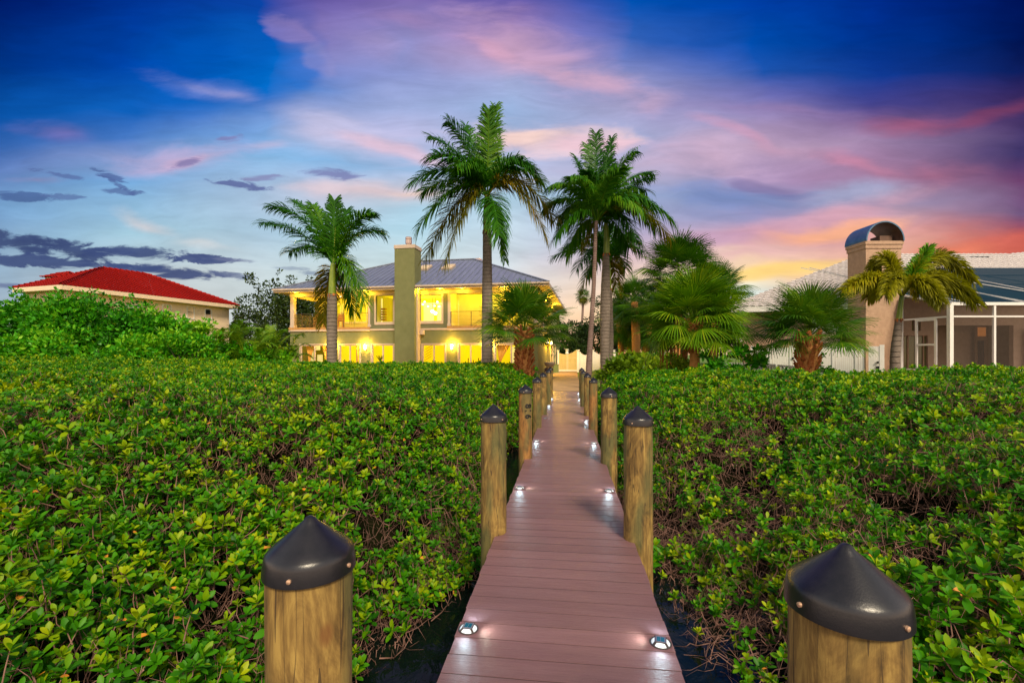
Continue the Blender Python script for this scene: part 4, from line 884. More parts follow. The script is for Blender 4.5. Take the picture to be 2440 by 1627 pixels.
for i, (a0, a1, z0, z1) in enumerate(hl):
    b = MB(); P_ = lambda a, z, o: Wn+e*a+nn*o+Vector((0,0,z))
    for (u0, u1, v0, v1) in ((a0-.06, a1+.06, z1, z1+.08), (a0-.06, a1+.06, z0-.1, z0), (a0-.06, a0, z0, z1), (a1, a1+.06, z0, z1)):
        vs = [P_(u0,v0,.0),P_(u1,v0,.0),P_(u1,v1,.0),P_(u0,v1,.0),P_(u0,v0,.05),P_(u1,v0,.05),P_(u1,v1,.05),P_(u0,v1,.05)]; b.add(vs, [(0,1,2,3),(4,7,6,5),(0,4,5,1),(1,5,6,2),(2,6,7,3),(3,7,4,0)])
    wd = b.build('window', 'white', lh); m = MB(); mid = (z0+z1)/2 if i < 2 else z1-.55*(z1-z0)
    m.add([P_(a0,z0,-.06),P_(a1,z0,-.06),P_(a1,mid,-.06),P_(a0,mid,-.06)], [(0,1,2,3)]); 
    if i < 2: m.add([P_(a0,mid+.05,-.05),P_(a1,mid+.05,-.05),P_(a1,z1,-.05),P_(a0,z1,-.05)], [(0,1,2,3)])
    m.build('shutter', 'house_wall', wd)
    m = MB(); m.add([P_(a0,z0,-.09),P_(a1,z0,-.09),P_(a1,z1,-.09),P_(a0,z1,-.09)], [(0,1,2,3)]); m.build('pane', 'dark', wd)
b = MB(); a = sd_of(316, Wn, Wf); a1 = sd_of(330, Wn, Wf); vs = [Wn+e*x+nn*o+Vector((0,0,z)) for z in (5.15,5.42) for x, o in ((a-.5,.0),(a1,.0),(a1,.18),(a-.5,.18))]; b.add(vs, [(0,3,2,1),(4,5,6,7),(0,1,5,4),(1,2,6,5),(2,3,7,6),(3,0,4,7)]); b.build('awning_box', 'white', lh)
# tile capped chimneys and low left wing
for (px, py, Z, wd, hh) in ((148, 663, 36.5, .95, .55),):
    p = at(px, py, Z); b = MB(); b.box((p.x-wd, p.y-.4, p.z-1.2), (p.x+wd*.6, p.y+.4, p.z)); chm = b.build('chimney', 'house_wall', lh)
    b = MB(); A = [Vector((p.x+i*(wd+.2), p.y+j*.6, p.z)) for i, j in ((-1,-1),(1,-1),(1,1),(-1,1))]; tp = Vector((p.x+.6, p.y, p.z+hh)); tq = Vector((p.x-.1, p.y, p.z+hh*.8))
    tiled(b, A[0], A[1], tp, tq, .22, .3); tiled(b, A[1], A[2], tp, tp, .22, .3); tiled(b, A[3], A[0], tq, tq, .22, .3); tiled(b, A[2], A[3], tq, tp, .22, .3); b.build('cap', 'red_tile', chm, smooth=True)
b = MB(); A = [at(4, 721, 38), at(92, 706, 35.5)]; A[0].z = A[1].z = 4.9+.2; A = [Vector((-44, 40, 5.0)), Vector((-36.0, 36.2, 5.0)), Vector((-33, 42, 6.6)), Vector((-41, 46, 6.6))]
tiled(b, *A); wr = b.build('wing_roof', 'red_tile', lh, smooth=True)
b = MB(); b.bar(Vector((-44, 40, 4.85)), Vector((-36, 36.2, 4.85)), .1, .3); b.bar(Vector((-43.4, 40.6, 2.4)), Vector((-36, 37.0, 2.4)), .3, 4.9); b.build('wing_wall', 'house_wall', lh)

# ---- right neighbour: tan house, arched chimney, screened pool cage
th = thing('tan_house', 'tan stucco house with white tile roof and an arched metal chimney cap on the right', 'house', (0,0,0))
V = Vector
A, B = V((10.3,22.3,3.87)), V((15.0,19.0,3.75)); C_, D_ = V((16.2,21.6,4.35)), V((40,21.6,4.35)); R1, R2, R3 = V((19.85,26,7.28)), V((29,27,7.5)), V((38,27.4,8.3))
b = MB(); tiled(b, A, B, R1, R1, .3, .34, .035); tiled(b, B, C_, R1, R1, .3, .34, .035); tiled(b, C_, V((30.5,21.6,4.35)), R2, R1, .3, .34, .035); tiled(b, V((30.5,21.6,4.35)), D_, R3, R2, .3, .34, .035)
Bk = V((19,36,3.97)); b.add([A, R1, Bk], [(0,1,2)]); b.add([R1, R2, R3, V((38,38,4)), Bk], [(0,1,2,3,4)])
tr = b.build('roof', 'white_tile', th, smooth=False)
b = MB()
for px in (2244, 2322):
    p = at(px, 613.5, 26.2); b.box((p.x-.75, p.y-.1, p.z-.08), (p.x+.75, p.y+.3, p.z+.04))
b.build('roof_vent', 'dark', tr)
b = MB(); e = (B-A); b.bar(A-V((0,0,.12)), B-V((0,0,.12)), .1, .24); b.bar(B-V((0,0,.12)), C_-V((0,0,.3)), .1, .24); b.build('fascia', 'white', th)
b = MB(); W0 = V((11.3,22.6,0)); W1 = V((14.75,20.0,0)); wall_between(b, W0, W1, .2, 3.65); b.build('side_wall', 'tan', th)
e = (W1-W0).normalized(); nn = V((e.y,-e.x,0)); s0 = sd_of(2042, W0, W1); s1 = sd_of(2066, W0, W1)
b = MB(); P_ = lambda a, z, o: W0+e*a+nn*o+V((0,0,z)); s0 = (W1-W0).length-1.5; s1 = s0+1.1
b.add([P_(s0,1.3,.02),P_(s1,1.3,.02),P_(s1,3.2,.02),P_(s0,3.2,.02)], [(0,1,2,3)]); w_1 = b.build('window', 'white', th)
b = MB(); b.add([P_(s0+.08,1.4,.03),P_(s1-.08,1.4,.03),P_(s1-.08,2.6,.03),P_(s0+.08,2.6,.03)], [(0,1,2,3)]); b.build('pane', 'house_wall', w_1)
b = MB(); b.box((14.18,18.5,.1), (15.6,19.5,6.02)); b.box((14.75,19.2,.1), (16.2,22.4,4.2)); chm = b.build('chimney', 'tan', th)
b = MB(); b.box((14.12,18.44,6.02), (15.66,19.56,6.15)); b.box((14.15,18.47,5.86), (15.63,19.53,6.018)); b.build('chimney_band', 'tan', chm)
def arch(b, x0, x1, y0, y1, z, th_=.05, n=28, inner=False):
    c = (x0+x1)/2; ro = (x1-x0)/2; ri = ro-th_; vs = []
    for i in range(n+1):
        a = math.pi*i/n
        for r_, y in ((ro, y0), (ro, y1), (ri, y0), (ri, y1)): vs.append((c-math.cos(a)*r_, y, z+math.sin(a)*r_*1.02))
    fs = []
    for i in range(n):
        k = i*4; q = k+4
        if not inner: fs += [(k,k+1,q+1,q), (k,q,q+2,k+2), (k+1,k+3,q+3,q+1)]
        else: fs += [(k+2,q+2,q+3,k+3)]
    b.add(vs, fs)
b = MB(); arch(b, 14.12, 15.66, 18.4, 19.6, 6.152); cpp = b.build('arched_cap', 'blue_metal', chm, smooth=False)
b = MB(); arch(b, 14.12, 15.66, 18.41, 19.59, 6.152, .055, inner=True); b.build('arch_lining', 'rust_metal', cpp, smooth=True)
b = MB(); b.box((14.9,18.7,6.152), (15.4,19.2,6.42)); b.build('flue', 'rust_metal', cpp)
# lanai walls behind the screens
b = MB(); yb = 22.2; zt = 4.3
wall_cells(b, 15.6, 40, .7, zt, [((2150-CX)/F*yb, (2211-CX)/F*yb, .7, EYE+46*yb/F), ((2173-CX)/F*yb, (2181-CX)/F*yb, EYE+57*yb/F, EYE+82*yb/F), ((2184-CX)/F*yb, (2194-CX)/F*yb, EYE+57*yb/F, EYE+82*yb/F), ((2228-CX)/F*yb, (2415-CX)/F*yb, .7, EYE+70*yb/F)], lambda a, z, sd: (a, yb+.2*sd, z))
b.build('lanai_wall', 'tan_brightened', th)
b = MB(); b.box((20.2, 24.6, .7), (27.5, 24.8, 3.3)); b.box((20.1, 22.4, .7), (20.2, 24.6, 3.3)); b.box((22.3,24.3,.7), (24.1,24.6,3.3)); b.box((16,22.2,.62), (40,26,.7)); b.build('lanai_wall', 'tan_brightened', th)
b = MB(); y_ = 24.28; X = lambda px: (px-CX)/F*y_; Zz = lambda py: EYE-(py-HY)/F*y_
b.box((X(2322), y_-.03, .7), (X(2354), y_, Zz(775))); d_ = b.build('lanai_door', 'tan', th)
b = MB(); b.box((X(2328), y_-.05, .75), (X(2343), y_-.032, Zz(812))); b.build('door_panel', 'dark', d_)
b = MB(); b.box((X(2328), y_-.05, Zz(801)), (X(2347), y_-.032, Zz(780))); b.build('transom', MAT('warm_transom', (.5,.18,.05), emit=(.6,.2,.04), estr=.35), d_)
b = MB(); y_ = yb+.1; X = lambda px: (px-CX)/F*y_; b.box((X(2150), y_, .7), (X(2211), y_+.03, 3.0)); sl_ = b.build('sliding_door', MAT('green_reflecting_glass', (.10,.12,.03), (.22,.22,.05), 1.2, (1,1,.2), rough=.15), th)
b = MB()
for px in (2150.5, 2162, 2181, 2199, 2210.5): b.box((X(px)-.03, y_-.04, .7), (X(px)+.03, y_-.002, EYE+46*yb/F))
b.box((X(2150), y_-.05, EYE+45*yb/F), (X(2211), y_-.002, EYE+48*yb/F)); b.build('frame', 'tan', sl_)
b = MB()
for a, c in ((2173,2181),(2184,2194)): b.box((X(a), yb+.12, EYE+57*yb/F), (X(c), yb+.14, EYE+82*yb/F))
b.build('window', MAT('olive_glass', (.12,.12,.03), rough=.2), th)
b = MB(); b.box((X(2431), 21.9, 1.0), (X(2500), 22.0, Zz(796)+.3)); b.build('shutter', 'white', th)
# the cage
cg = thing('pool_cage', 'white framed screened pool cage with a dark blue sloped screen roof', 'screen enclosure', (0,0,0))
zf = 1.0; zc_ = 3.42; yc = 16.5; xc = (2264-CX)/F*yc; xl = (2147-CX)/F*18.3; yl = 18.3
fr = MB(); 
def beam(p, q, w_=.06): fr.bar(p, q, w_, w_*1.0)
beam((xc, yc, zf-.9), (xc, yc, zc_), .13)
for px in (2368.6, 2480, 2590): x = (px-CX)/F*yc; beam((x, yc, zf-.9), (x, yc, zc_), .075)
beam((xl, yl, zf-.9), (xl, yl, zc_+.1), .1)
beam((xc, yc, zc_), (24, yc, zc_), .11); beam((xc, yc, 2.97), (24, yc, 2.97), .06); beam((xc, yc, zf+.03), (24, yc, zf+.03), .07)
beam((xc, yc, 2.97), (xl, yl, 2.97), .06); beam((xc, yc, zf+.03), (xl, yl, zf+.03), .07)
E1 = V((24, yc, zc_)); yt, ztop = 21.5, 5.65; xt0 = (2180-CX)/F*yt
beam((xc, yc, zc_), (xl+.1, yl, 3.95), .07); beam((xl, yl, zc_+.1), (xl+.1, yl, 3.95), .07)
for f_ in (.0, .33, .66): beam((xc+f_*7.5+.4, yc, zc_), (xc-1.0+f_*7.5-.8, yt, ztop), .035)
for (x0, x1) in ((xc+1.0, xc-2.2), (xc+3.3, xc-.4), (xc+5.6, xc+1.6), (xc+8, xc+3.8)): beam((x0, yc+.2, zc_+.04), (x1, yt, ztop), .032)
for f_ in (.35, .68): beam((xl+.5+f_*.8, yl+(yt-yl)*f_, 3.95+(ztop-3.95)*f_), (25, yc+(yt-yc)*(f_*.8+.2), zc_+(ztop-zc_)*(f_*.8+.2)), .045)
fr.build('frame', 'white', cg)
b = MB(); b.add([(xc, yc, zf+.06), (24, yc, zf+.06), (24, yc, zc_), (xc, yc, zc_)], [(0,1,2,3)]); b.build('screen', 'mesh_side', cg)
b = MB(); b.add([(xc, yc, zf+.06), (xc, yc, zc_), (xl+.1, yl, 3.9), (xl, yl, zf+.06)], [(0,1,2,3)]); b.build('screen', 'mesh_side', cg)
b = MB(); b.add([(xc, yc, zc_+.04), (26, yc, zc_+.04), (28, yt, ztop), (xl+.8, yt, ztop), (xl+.1, yl, 3.9)], [(0,1,2,3,4)]); b.build('roof_screen', 'mesh_roof', cg)
# screen door in the angled side
dv = V((xl-xc, yl-yc, 0)); 
def on(px): 
    k = (px-CX)/F; s_ = (k*yc-xc)/(dv.x-k*dv.y); return V((xc+dv.x*s_, yc+dv.y*s_-.06, 0))
p, q = on(2180.5), on(2226); b = MB()
for c in (p, q): b.bar(c+V((0,0,zf)), c+V((0,0,2.94)), .08, .05)
for z in (zf+.06, 1.98, 2.90): b.bar(p+V((0,0,z)), q+V((0,0,z)), .05, .07)
b.build('screen_door', 'white', cg)
b = MB(); b.box((14.6,16.0,.3), (30,22.5,.94)); b.build('cage_floor', 'tan', cg)

# ------------------------------------------------------------------ palms
def frond_mesh(p0, ctrl, p2, n=64, L=.75, wd=.034, plume=.3, hang=.4, base=.14, seed=0, rach=.03, sweep=1.0):
    """pinnate frond on a curved rachis; leaflets are tapering, drooping strips. local coordinates, arrays"""
    r = np.random.default_rng(seed); Vs = []; Fs = []; As = []
    p0, ctrl, p2 = map(np.array, (p0, ctrl, p2))
    def B(t): return (1-t)**2*p0+2*t*(1-t)*ctrl+t*t*p2
    def D(t):
        d = 2*(1-t)*(ctrl-p0)+2*t*(p2-ctrl); return d/np.linalg.norm(d)
    up = np.array([0, 0, 1.]); k = 0
    mb = MB(); ts = np.linspace(0, 1, 12); mb.tube([tuple(B(t)) for t in ts], [rach*(1.25-1.1*t) for t in ts], 5, True)
    Vs += [np.array(v) for v in mb.v]; As += [.8]*len(mb.v); quads = [f for f in mb.f if len(f) == 4]; Fs += quads; k = len(Vs)
    S0 = None
    for i in range(n):
        t = base+(1-base)*(i+.5)/n; P = B(t); T = D(t); S = np.cross(T, up); ln = np.linalg.norm(S)
        S = S/ln if ln > .15 else (S0 if S0 is not None else np.array([1., 0, 0])); S0 = S; U = np.cross(S, T)
        prof = (.5+.5*math.sin(math.pi*min(1, (t-base)/(1-base)*.72+.16)**.85))
        for sd in (-1, 1):
            for rep in range(1 if plume < 1 else 3):
                ang = R(68-34*t+r.uniform(-7, 7))*sweep; phi = r.uniform(-.45, .9)*plume if plume < 1 else r.uniform(-1.5, 1.5)
                d = math.cos(ang)*T+math.sin(ang)*(sd*math.cos(phi)*S+math.sin(phi)*U); l = L*prof*r.uniform(.85, 1.1)
                w = T-d*np.dot(T, d); w = w/(np.linalg.norm(w)+1e-6)+.35*U; w = w/np.linalg.norm(w)*wd*.5*r.uniform(.8, 1.2)
                g = hang*r.uniform(.7, 1.4); q0 = P; q1 = P+d*l*.45-up*g*l*.10; q2 = P+d*l*.78-up*g*l*.36; q3 = P+d*l*.95-up*g*l*.75
                a = np.clip(r.normal(.45, .22)-.1*t, 0, .96)
                Vs += [q0-w*.6, q0+w*.6, q1-w, q1+w, q2-w*.75, q2+w*.75, q3-w*.08, q3+w*.08]; As += [a]*8
                Fs += [(k,k+1,k+3,k+2), (k+2,k+3,k+5,k+4), (k+4,k+5,k+7,k+6)]; k += 8
    return np.array(Vs), np.array(Fs), np.array(As)
def add_frond(root, foot, tip, arch, mat, seed, **kw):
    foot, tip = Vector(foot), Vector(tip); m = foot.lerp(tip, .42)+Vector((0, 0, arch))
    V_, F_, A_ = frond_mesh(foot, m, tip, seed=seed, **kw); return npmesh('frond', V_, F_, mat, root, A_)
def trunk(root, pts, rads, mat, n=16, name='trunk'):
    # smooth interpolated path
    P = [Vector(p) for p in pts]; out = []; rr = []
    for i in range(len(P)-1):
        for j in range(8):
            t = j/8; a, b, c, d = P[max(i-1,0)], P[i], P[i+1], P[min(i+2, len(P)-1)]
            out.append(.5*((2*b)+(c-a)*t+(2*a-5*b+4*c-d)*t*t+(3*b-a-3*c+d)*t**3)); r_ = rads[i]+(rads[i+1]-rads[i])*t
            rr.append(r_*(1+.018*math.sin(len(rr)*2.4)))
    out.append(P[-1]); rr.append(rads[-1]); g = MB(); g.tube(out, rr, n); o = g.build(name, mat, root, smooth=True); return o
def ring_bands(root, tr, pts_fn, n, mat): pass
def palm(name, label, cat, Z, base_px, trunk_px, shaft_px, fronds, tmat='trunk_royal', group=None, kw={}, gz=None, old=()):
    """trunk_px: list of (px, py, width px); shaft_px: (px,py,w) list or None; fronds: (tipx, tipy, arch px, depth m)"""
    def loc(px, py, dz=0): return at(px, py, Z+dz)
    b = loc(*base_px); b.z = ground_z(b.x, b.y)-.05 if gz is None else gz
    root = thing(name, label, cat, b, 0, group); s = Z/F
    pts = [Vector((0,0,0))]+[loc(x, y)-b for x, y, w_ in trunk_px]; trunk(root, pts, [trunk_px[0][2]*s/2*1.12]+[w_*s/2 for x, y, w_ in trunk_px], tmat)
    top = pts[-1]
    if shaft_px:
        pts = [loc(x, y)-b for x, y, w_ in shaft_px]; trunk(root, pts, [w_*s/2 for x, y, w_ in shaft_px], 'shaft', name='crownshaft'); top = pts[-1]
        g = MB(); q = pts[0]
        for i in range(7):
            a = i*.9; w_ = shaft_px[0][2]*s/2; g.bar(q+Vector((math.cos(a)*w_*1.0, math.sin(a)*w_*1.0, .03)), q+Vector((math.cos(a)*w_*1.25, math.sin(a)*w_*1.25, -w_*(.5+.3*(i % 3)))), w_*.5, .015)
        g.build('dry_sheath', 'boot', root)
    for i, fr_ in enumerate(fronds):
        tx, ty, ar, dz = fr_[:4]; tip = loc(tx, ty, dz)-b; old_ = i in old
        k2 = {k_: v_ for k_, v_ in kw.items() if k_ != 'mat'}
        if len(fr_) > 4: k2['L'] = fr_[4]; k2['base'] = .25
        add_frond(root, top+Vector((0, 0, -.05)), tip, ar*s, 'palm_old' if old_ else kw.get('mat', 'palm'), i*13+int(Z*7), **k2)
    # young spear leaf
    if kw.get('mat') is None:
        g = MB(); g.tube([top, top+Vector((.05, 0, .8)), top+Vector((.1, 0, 1.7))], [.04, .025, .006], 6); g.build('spear_leaf', 'shaft', root)
    return root
royal = dict(n=112, L=1.0, wd=.05, plume=.85, hang=.55, base=.11)
PG = 'feather palms standing before the house'
palm('royal_palm', 'short royal palm with green crownshaft in front of the left balcony', 'palm tree', 21.5, (791, 905),
     [(791,880,23),(791,800,24),(791.5,740,23),(791.5,702,20)], [(791.5,701,18),(792,665,15),(793,640,13),(794,628,11)],
     [(622,530,60,1.0),(650,492,75,-.8),(700,478,70,1.4),(797,478,20,.4),(745,488,40,1.2),(826,500,40,1.6),(880,508,60,-.5),(906,552,70,.8),(868,715,90,-.6),(842,742,95,1.0),(690,600,55,1.6),(770,770,60,1.6)],
     group=PG, kw=dict(royal, L=.92, hang=.5), old=(11,))
palm('royal_palm', 'tallest royal palm with a long green crownshaft left of the boardwalk', 'palm tree', 21.5, (1161, 905),
     [(1161,880,25),(1161,800,26),(1161,700,25),(1161,620,22),(1161,553,21)], [(1161,551,19),(1160,525,19),(1160,495,16),(1161,466,12)],
     [(985,430,90,-1.0),(1010,455,70,.9),(1000,540,110,-.6),(1015,610,110,.9),(1062,622,120,-.8),(1203,620,70,.9,.5),(1180,255,30,.8),(1165,262,25,-.9),(1070,290,50,-.5),(1025,325,60,1.2),(1110,300,30,1.8),(1030,370,70,-1.8),(1290,430,95,.8),(1265,395,80,-1.2),(1300,560,140,-.6),(1318,520,130,.8),(1190,560,60,-1.8),(1090,395,60,-2.2),(1230,380,70,2.2)],
     group=PG, kw=dict(royal, n=120, L=1.02), old=(3, 4, 14, 15))
coco = dict(n=84, L=.95, wd=.052, plume=.4, hang=.75, base=.16)
palm('coconut_palm', 'slender leaning coconut palm on the right edge of the boardwalk', 'palm tree', 22.0, (1401, 915),
     [(1402.5,893,15),(1405,840,14),(1408,789,12),(1415,675,10),(1419,560,8.5),(1421,527,9)], None,
     [(1372,375,40,.6),(1420,318,25,-.6),(1457,330,30,.6),(1508,362,60,-.8),(1552,410,70,.8),(1320,440,70,-.9),(1300,490,75,.8),(1325,560,70,-.6),(1592,560,115,.4),(1600,520,110,-1.1),(1330,520,80,1.6),(1540,455,80,1.8),(1400,345,30,1.6),(1475,400,50,-1.8),(1360,420,60,-1.9),(1530,500,80,-1.8),(1350,600,60,.9),(1500,590,70,1.9)],
     'trunk_coco', PG, dict(coco), old=(8,))
palm('royal_palm', 'thick trunked royal palm just right of the leaning coconut palm', 'palm tree', 23.0, (1441, 905),
     [(1441,880,21),(1441,820,22),(1442,740,24),(1443,680,22),(1444,607,15)], [(1445,605,15),(1445.5,580,14),(1445,555,12),(1444,532,9)],
     [(1548,425,60,.6),(1530,470,60,-.9),(1370,455,60,.8),(1350,510,70,-.7),(1555,500,70,1.2),(1490,400,40,1.5),(1400,410,40,-1.5),(1385,580,60,1.2),(1510,560,70,-1.2),(1450,380,20,0),(1560,540,90,.2),(1340,545,70,.9)],
     group=PG, kw=dict(royal, n=90, L=.95), old=(7,))
palm('royal_palm', 'lower royal palm hidden behind the thick trunk, fronds spreading either side', 'palm tree', 27.0, (1455, 895),
     [(1455,875,12),(1455,800,14),(1453,720,13),(1452,690,11)], [(1452,689,10),(1451,650,10),(1450,625,8)],
     [(1322,610,55,.5),(1345,590,60,-1),(1532,600,60,.6),(1520,575,60,-1),(1385,690,80,.5),(1400,655,60,-1),(1468,680,60,.8),(1490,640,60,1.4),(1450,540,20,.6),(1420,560,30,-1),(1495,560,40,1.2),(1375,640,70,-1.6)],
     group=PG, kw=dict(royal, n=84, L=.95), old=(4, 6))
palm('foxtail_palm', 'golden green foxtail palm with plume fronds before the pool cage', 'palm tree', 14.5, (2132, 905),
     [(2132,885,20),(2134,835,20),(2139,790,17),(2142,762,13)], [(2142,761,13),(2145,735,11),(2149,705,9)],
     [(2008,692,75,-.4),(2070,705,75,.8),(2212,590,10,.3),(2318,670,165,.5),(2328,722,110,-.3),(2078,650,130,.7),(2240,715,80,-.9),(2270,690,110,1.2),(2110,700,80,-.9),(2190,700,90,1.4)],
     'trunk_royal', 'feather palms standing before the house', dict(n=130, L=.46, wd=.036, plume=1.2, hang=.45, base=.2, mat='foxtail', rach=.022, sweep=1.05))
fox = [o for o in COL.objects if o.name.startswith('foxtail_palm')][0]; fox['group'] = ''; del fox['group']
for i, o in enumerate([c for c in fox.children if c.name.startswith('frond')]):
    if i == 2: o.data.materials.clear(); o.data.materials.append(M['foxtail_green'])
# ---- fan palms
def fan_leaf(seed, Rl=1.0, Lp=1.0, N=40, droop=.35, spread=R(128)):
    r = np.random.default_rng(seed); Vs = []; Fs = []; As = []; k = 0
    mb = MB(); mb.tube([(0,0,0),(0,Lp*.5,.03),(0,Lp,.0)], [.017,.012,.010], 5); Vs += [np.array(v) for v in mb.v]; As += [.75]*len(Vs); Fs += [f for f in mb.f if len(f) == 4]; k = len(Vs)
    dr = droop*r.uniform(.7, 1.4)
    for i in range(N):
        th = -spread+2*spread*(i+.5)/N; l = Rl*(.72+.28*math.cos(th*.62))*r.uniform(.93, 1.05); hb = np.array([0, Lp+.12*Rl*max(0, math.cos(th)), 0.])
        d = np.array([math.sin(th), math.cos(th), 0.]); s_ = np.array([math.cos(th), -math.sin(th), 0.]); fold = .16*(1 if i % 2 else -1)*0
        z = lambda q: -dr*l*q**2.6*(1+.4*math.cos(th))-.10*l*abs(math.sin(th))*q
        hw_ = spread/N*1.0; tw = r.uniform(-.5, .5)
        c = []
        for q, wq in ((.03, .03*hw_*1), (.42, .42*hw_), (.74, .34*hw_), (.92, .14*hw_), (1.0, .01)):
            p = hb+d*l*q+np.array([0, 0, z(q)-(0 if q < .5 else r.uniform(0, .07)*l)]); w_ = (s_+np.array([0, 0, tw*q]))*wq*l; c += [p-w_, p+w_]
            if q == .03: ridge = 0
        a = np.clip(r.normal(.45, .2), 0, .95); Vs += c; As += [a]*10; Fs += [(k+2*j, k+2*j+1, k+2*j+3, k+2*j+2) for j in range(4)]; k += 10
    return np.array(Vs), np.array(Fs), np.array(As)
FAN = {}
def fan_mesh(mat, i, Rl, Lp):
    key = (mat, i, round(Rl, 2), round(Lp, 2))
    if key not in FAN:
        V_, F_, A_ = fan_leaf(i*31+5, Rl, Lp, droop=(.06, .15, .28, .12, .4)[i % 5]); o = npmesh('frond', V_, F_, mat, None, A_); FAN[key] = o.data; bpy.data.objects.remove(o)
    return FAN[key]
def fan_palm(name, label, Z, cx, cy, rad_px, n, mat='fan', trunk_px=None, base_y=900, boots=True, bootspan=(0, 1), group='sabal fan palms', lo=-38, seed=1, tw=.2, squash=1.0, bw=.34):
    c = at(cx, cy, Z); b = at(trunk_px[0] if trunk_px else cx, base_y, Z); b.z = ground_z(b.x, b.y)-.05
    root = thing(name, label, 'palm tree', b, 0, group); top = c-b; r = random.Random(seed); rad = rad_px*Z/F
    H = top.z
    g = MB(); xs_ = [Vector((0,0,0)), Vector((top.x*.5+.05, 0, H*.5)), top]
    g.tube([xs_[0], xs_[0].lerp(xs_[1], .5), xs_[1], xs_[1].lerp(xs_[2], .5), xs_[2]], [tw*1.15, tw, tw, tw, tw*.8], 14); g.build('trunk', 'sabal_trunk', root, smooth=True)
    if boots:
        g = MB(); z0, z1 = H*bootspan[0], H*bootspan[1]; rows = max(4, int((z1-z0)/.11))
        for i in range(rows):
            for j in range(6):
                a = j*1.047+i*.62+r.uniform(-.1, .1); z = z0+(z1-z0)*i/rows; f = z/H; cen = Vector((top.x*f, 0, z)); q = tw+(bw-tw)*min(1, max(0, (f-bootspan[0])*2.2))*r.uniform(.8, 1.1)
                o1 = Vector((math.cos(a), math.sin(a), 0)); t2 = Vector((-math.sin(a), math.cos(a), 0))*(1 if (i % 2) else -1)
                p = cen+o1*tw*.85; qq = cen+o1*q+t2*.10+Vector((0, 0, .26*r.uniform(.8, 1.3)))
                g.bar(p, qq, .085, .04, up=o1)
        g.build('boots', 'boot', root)
    for i in range(n):
        # golden-spiral directions from hanging to upright
        u = (i+.5)/n; el = R(lo)+(R(86)-R(lo))*(1-(1-u)**.85); az = i*2.39996+r.uniform(-.25, .25)
        d = Vector((math.cos(az)*math.cos(el), math.sin(az)*math.cos(el), math.sin(el)*squash)).normalized()
        Lp = .56*rad; me = fan_mesh(mat, r.randrange(5), round(rad*.50, 2), round(rad*.56, 2))
        o = link('frond', me, root); up = Vector((0, 0, 1)); s_ = d.cross(up); s_ = s_.normalized() if s_.length > .1 else Vector((1,0,0)); nz = s_.cross(d).normalized()
        roll = r.uniform(-.35, .35); mt = Matrix((s_, d, nz)).transposed().to_4x4() @ Matrix.Rotation(roll, 4, 'Y')
        o.matrix_local = Matrix.Translation(top+d*.05-Vector((0, 0, .12*(1-u)))) @ mt; sc1 = r.uniform(.88, 1.08); o.scale = (sc1,)*3
    # hanging dead skirt
    return root
fan_palm('sabal_palm', 'bushy fan palm with a booted red trunk directly in front of the house', 18.0, 1249, 788, 112, 42, 'fan', (1249,), 905, lo=-14, seed=3, tw=.24, bw=.40, group='sabal fan palms near the boardwalk')
fan_palm('sabal_palm', 'largest rounded fan palm, yellow green, on an orange trunk right of the path', 16.5, 1655, 770, 130, 78, 'fan_gold', (1649,), 905, bootspan=(.62, 1), seed=5, tw=.17, bw=.36, lo=-26, group='sabal fan palms near the boardwalk')
fan_palm('sabal_palm', 'short fan palm with a wide booted trunk before the tan chimney house', 14.5, 1928, 799, 122, 46, 'fan', (1916,), 905, seed=8, tw=.25, bw=.36, lo=-10, group='sabal fan palms near the boardwalk')
fan_palm('sabal_palm', 'tall dark fan palm rising behind the largest yellow green one', 27, 1618, 655, 96, 62, 'fan', (1612,), 890, boots=False, seed=11, tw=.2, group='sabal fan palms in the back garden')
fan_palm('sabal_palm', 'dark fan palm behind the largest one, on its right shoulder', 26, 1705, 702, 78, 50, 'fan', (1700,), 890, boots=False, seed=12, tw=.2, group='sabal fan palms in the back garden')
fan_palm('sabal_palm', 'mid sized fan palm between the thick royal trunk and the tall dark fan palm', 33, 1512, 720, 62, 54, 'fan', (1516,), 885, boots=False, seed=13, tw=.3, lo=-55, group='sabal fan palms in the back garden')
fan_palm('sabal_palm', 'drooping fan palm right behind the thick royal trunk', 36, 1474, 768, 54, 46, 'fan', (1482,), 885, boots=False, seed=14, tw=.22, lo=-60, group='sabal fan palms in the back garden')
fan_palm('sabal_palm', 'low fan palm in the back garden with a bare orange trunk', 35, 1548, 772, 62, 46, 'fan', (1531,), 885, boots=False, seed=15, tw=.26, lo=-60, group='sabal fan palms in the back garden')
fan_palm('sabal_palm', 'small fan palm in the back garden, between two bare trunks', 38, 1502, 795, 46, 30, 'fan', (1498,), 885, boots=False, seed=16, tw=.22, lo=-60, group='sabal fan palms in the back garden')
# distant thin washingtonia
Z = 70; b = at(1381, 840, Z); b.z = -.1; root = thing('washingtonia_palm', 'distant thin palm with a small ragged crown against the sunset', 'palm tree', b)
top = at(1390, 706, Z)-b; trunk(root, [(0,0,0), (top.x*.3,0,top.z*.35), (top.x*.75,0,top.z*.7), top], [.26,.2,.17,.2], 'trunk_coco')
r_ = random.Random(4)
for i in range(26):
    u = (i+.5)/26; el = R(-75)+R(150)*u; az = i*2.4; d = Vector((math.cos(az)*math.cos(el), math.sin(az)*math.cos(el), math.sin(el)))
    o = link('frond', fan_mesh('palm_old' if u < .3 else 'fan', i % 5, .8, .6), root); s_ = d.cross(Vector((0,0,1))).normalized(); nz = s_.cross(d).normalized()
    o.matrix_local = Matrix.Translation(top) @ Matrix((s_, d, nz)).transposed().to_4x4()

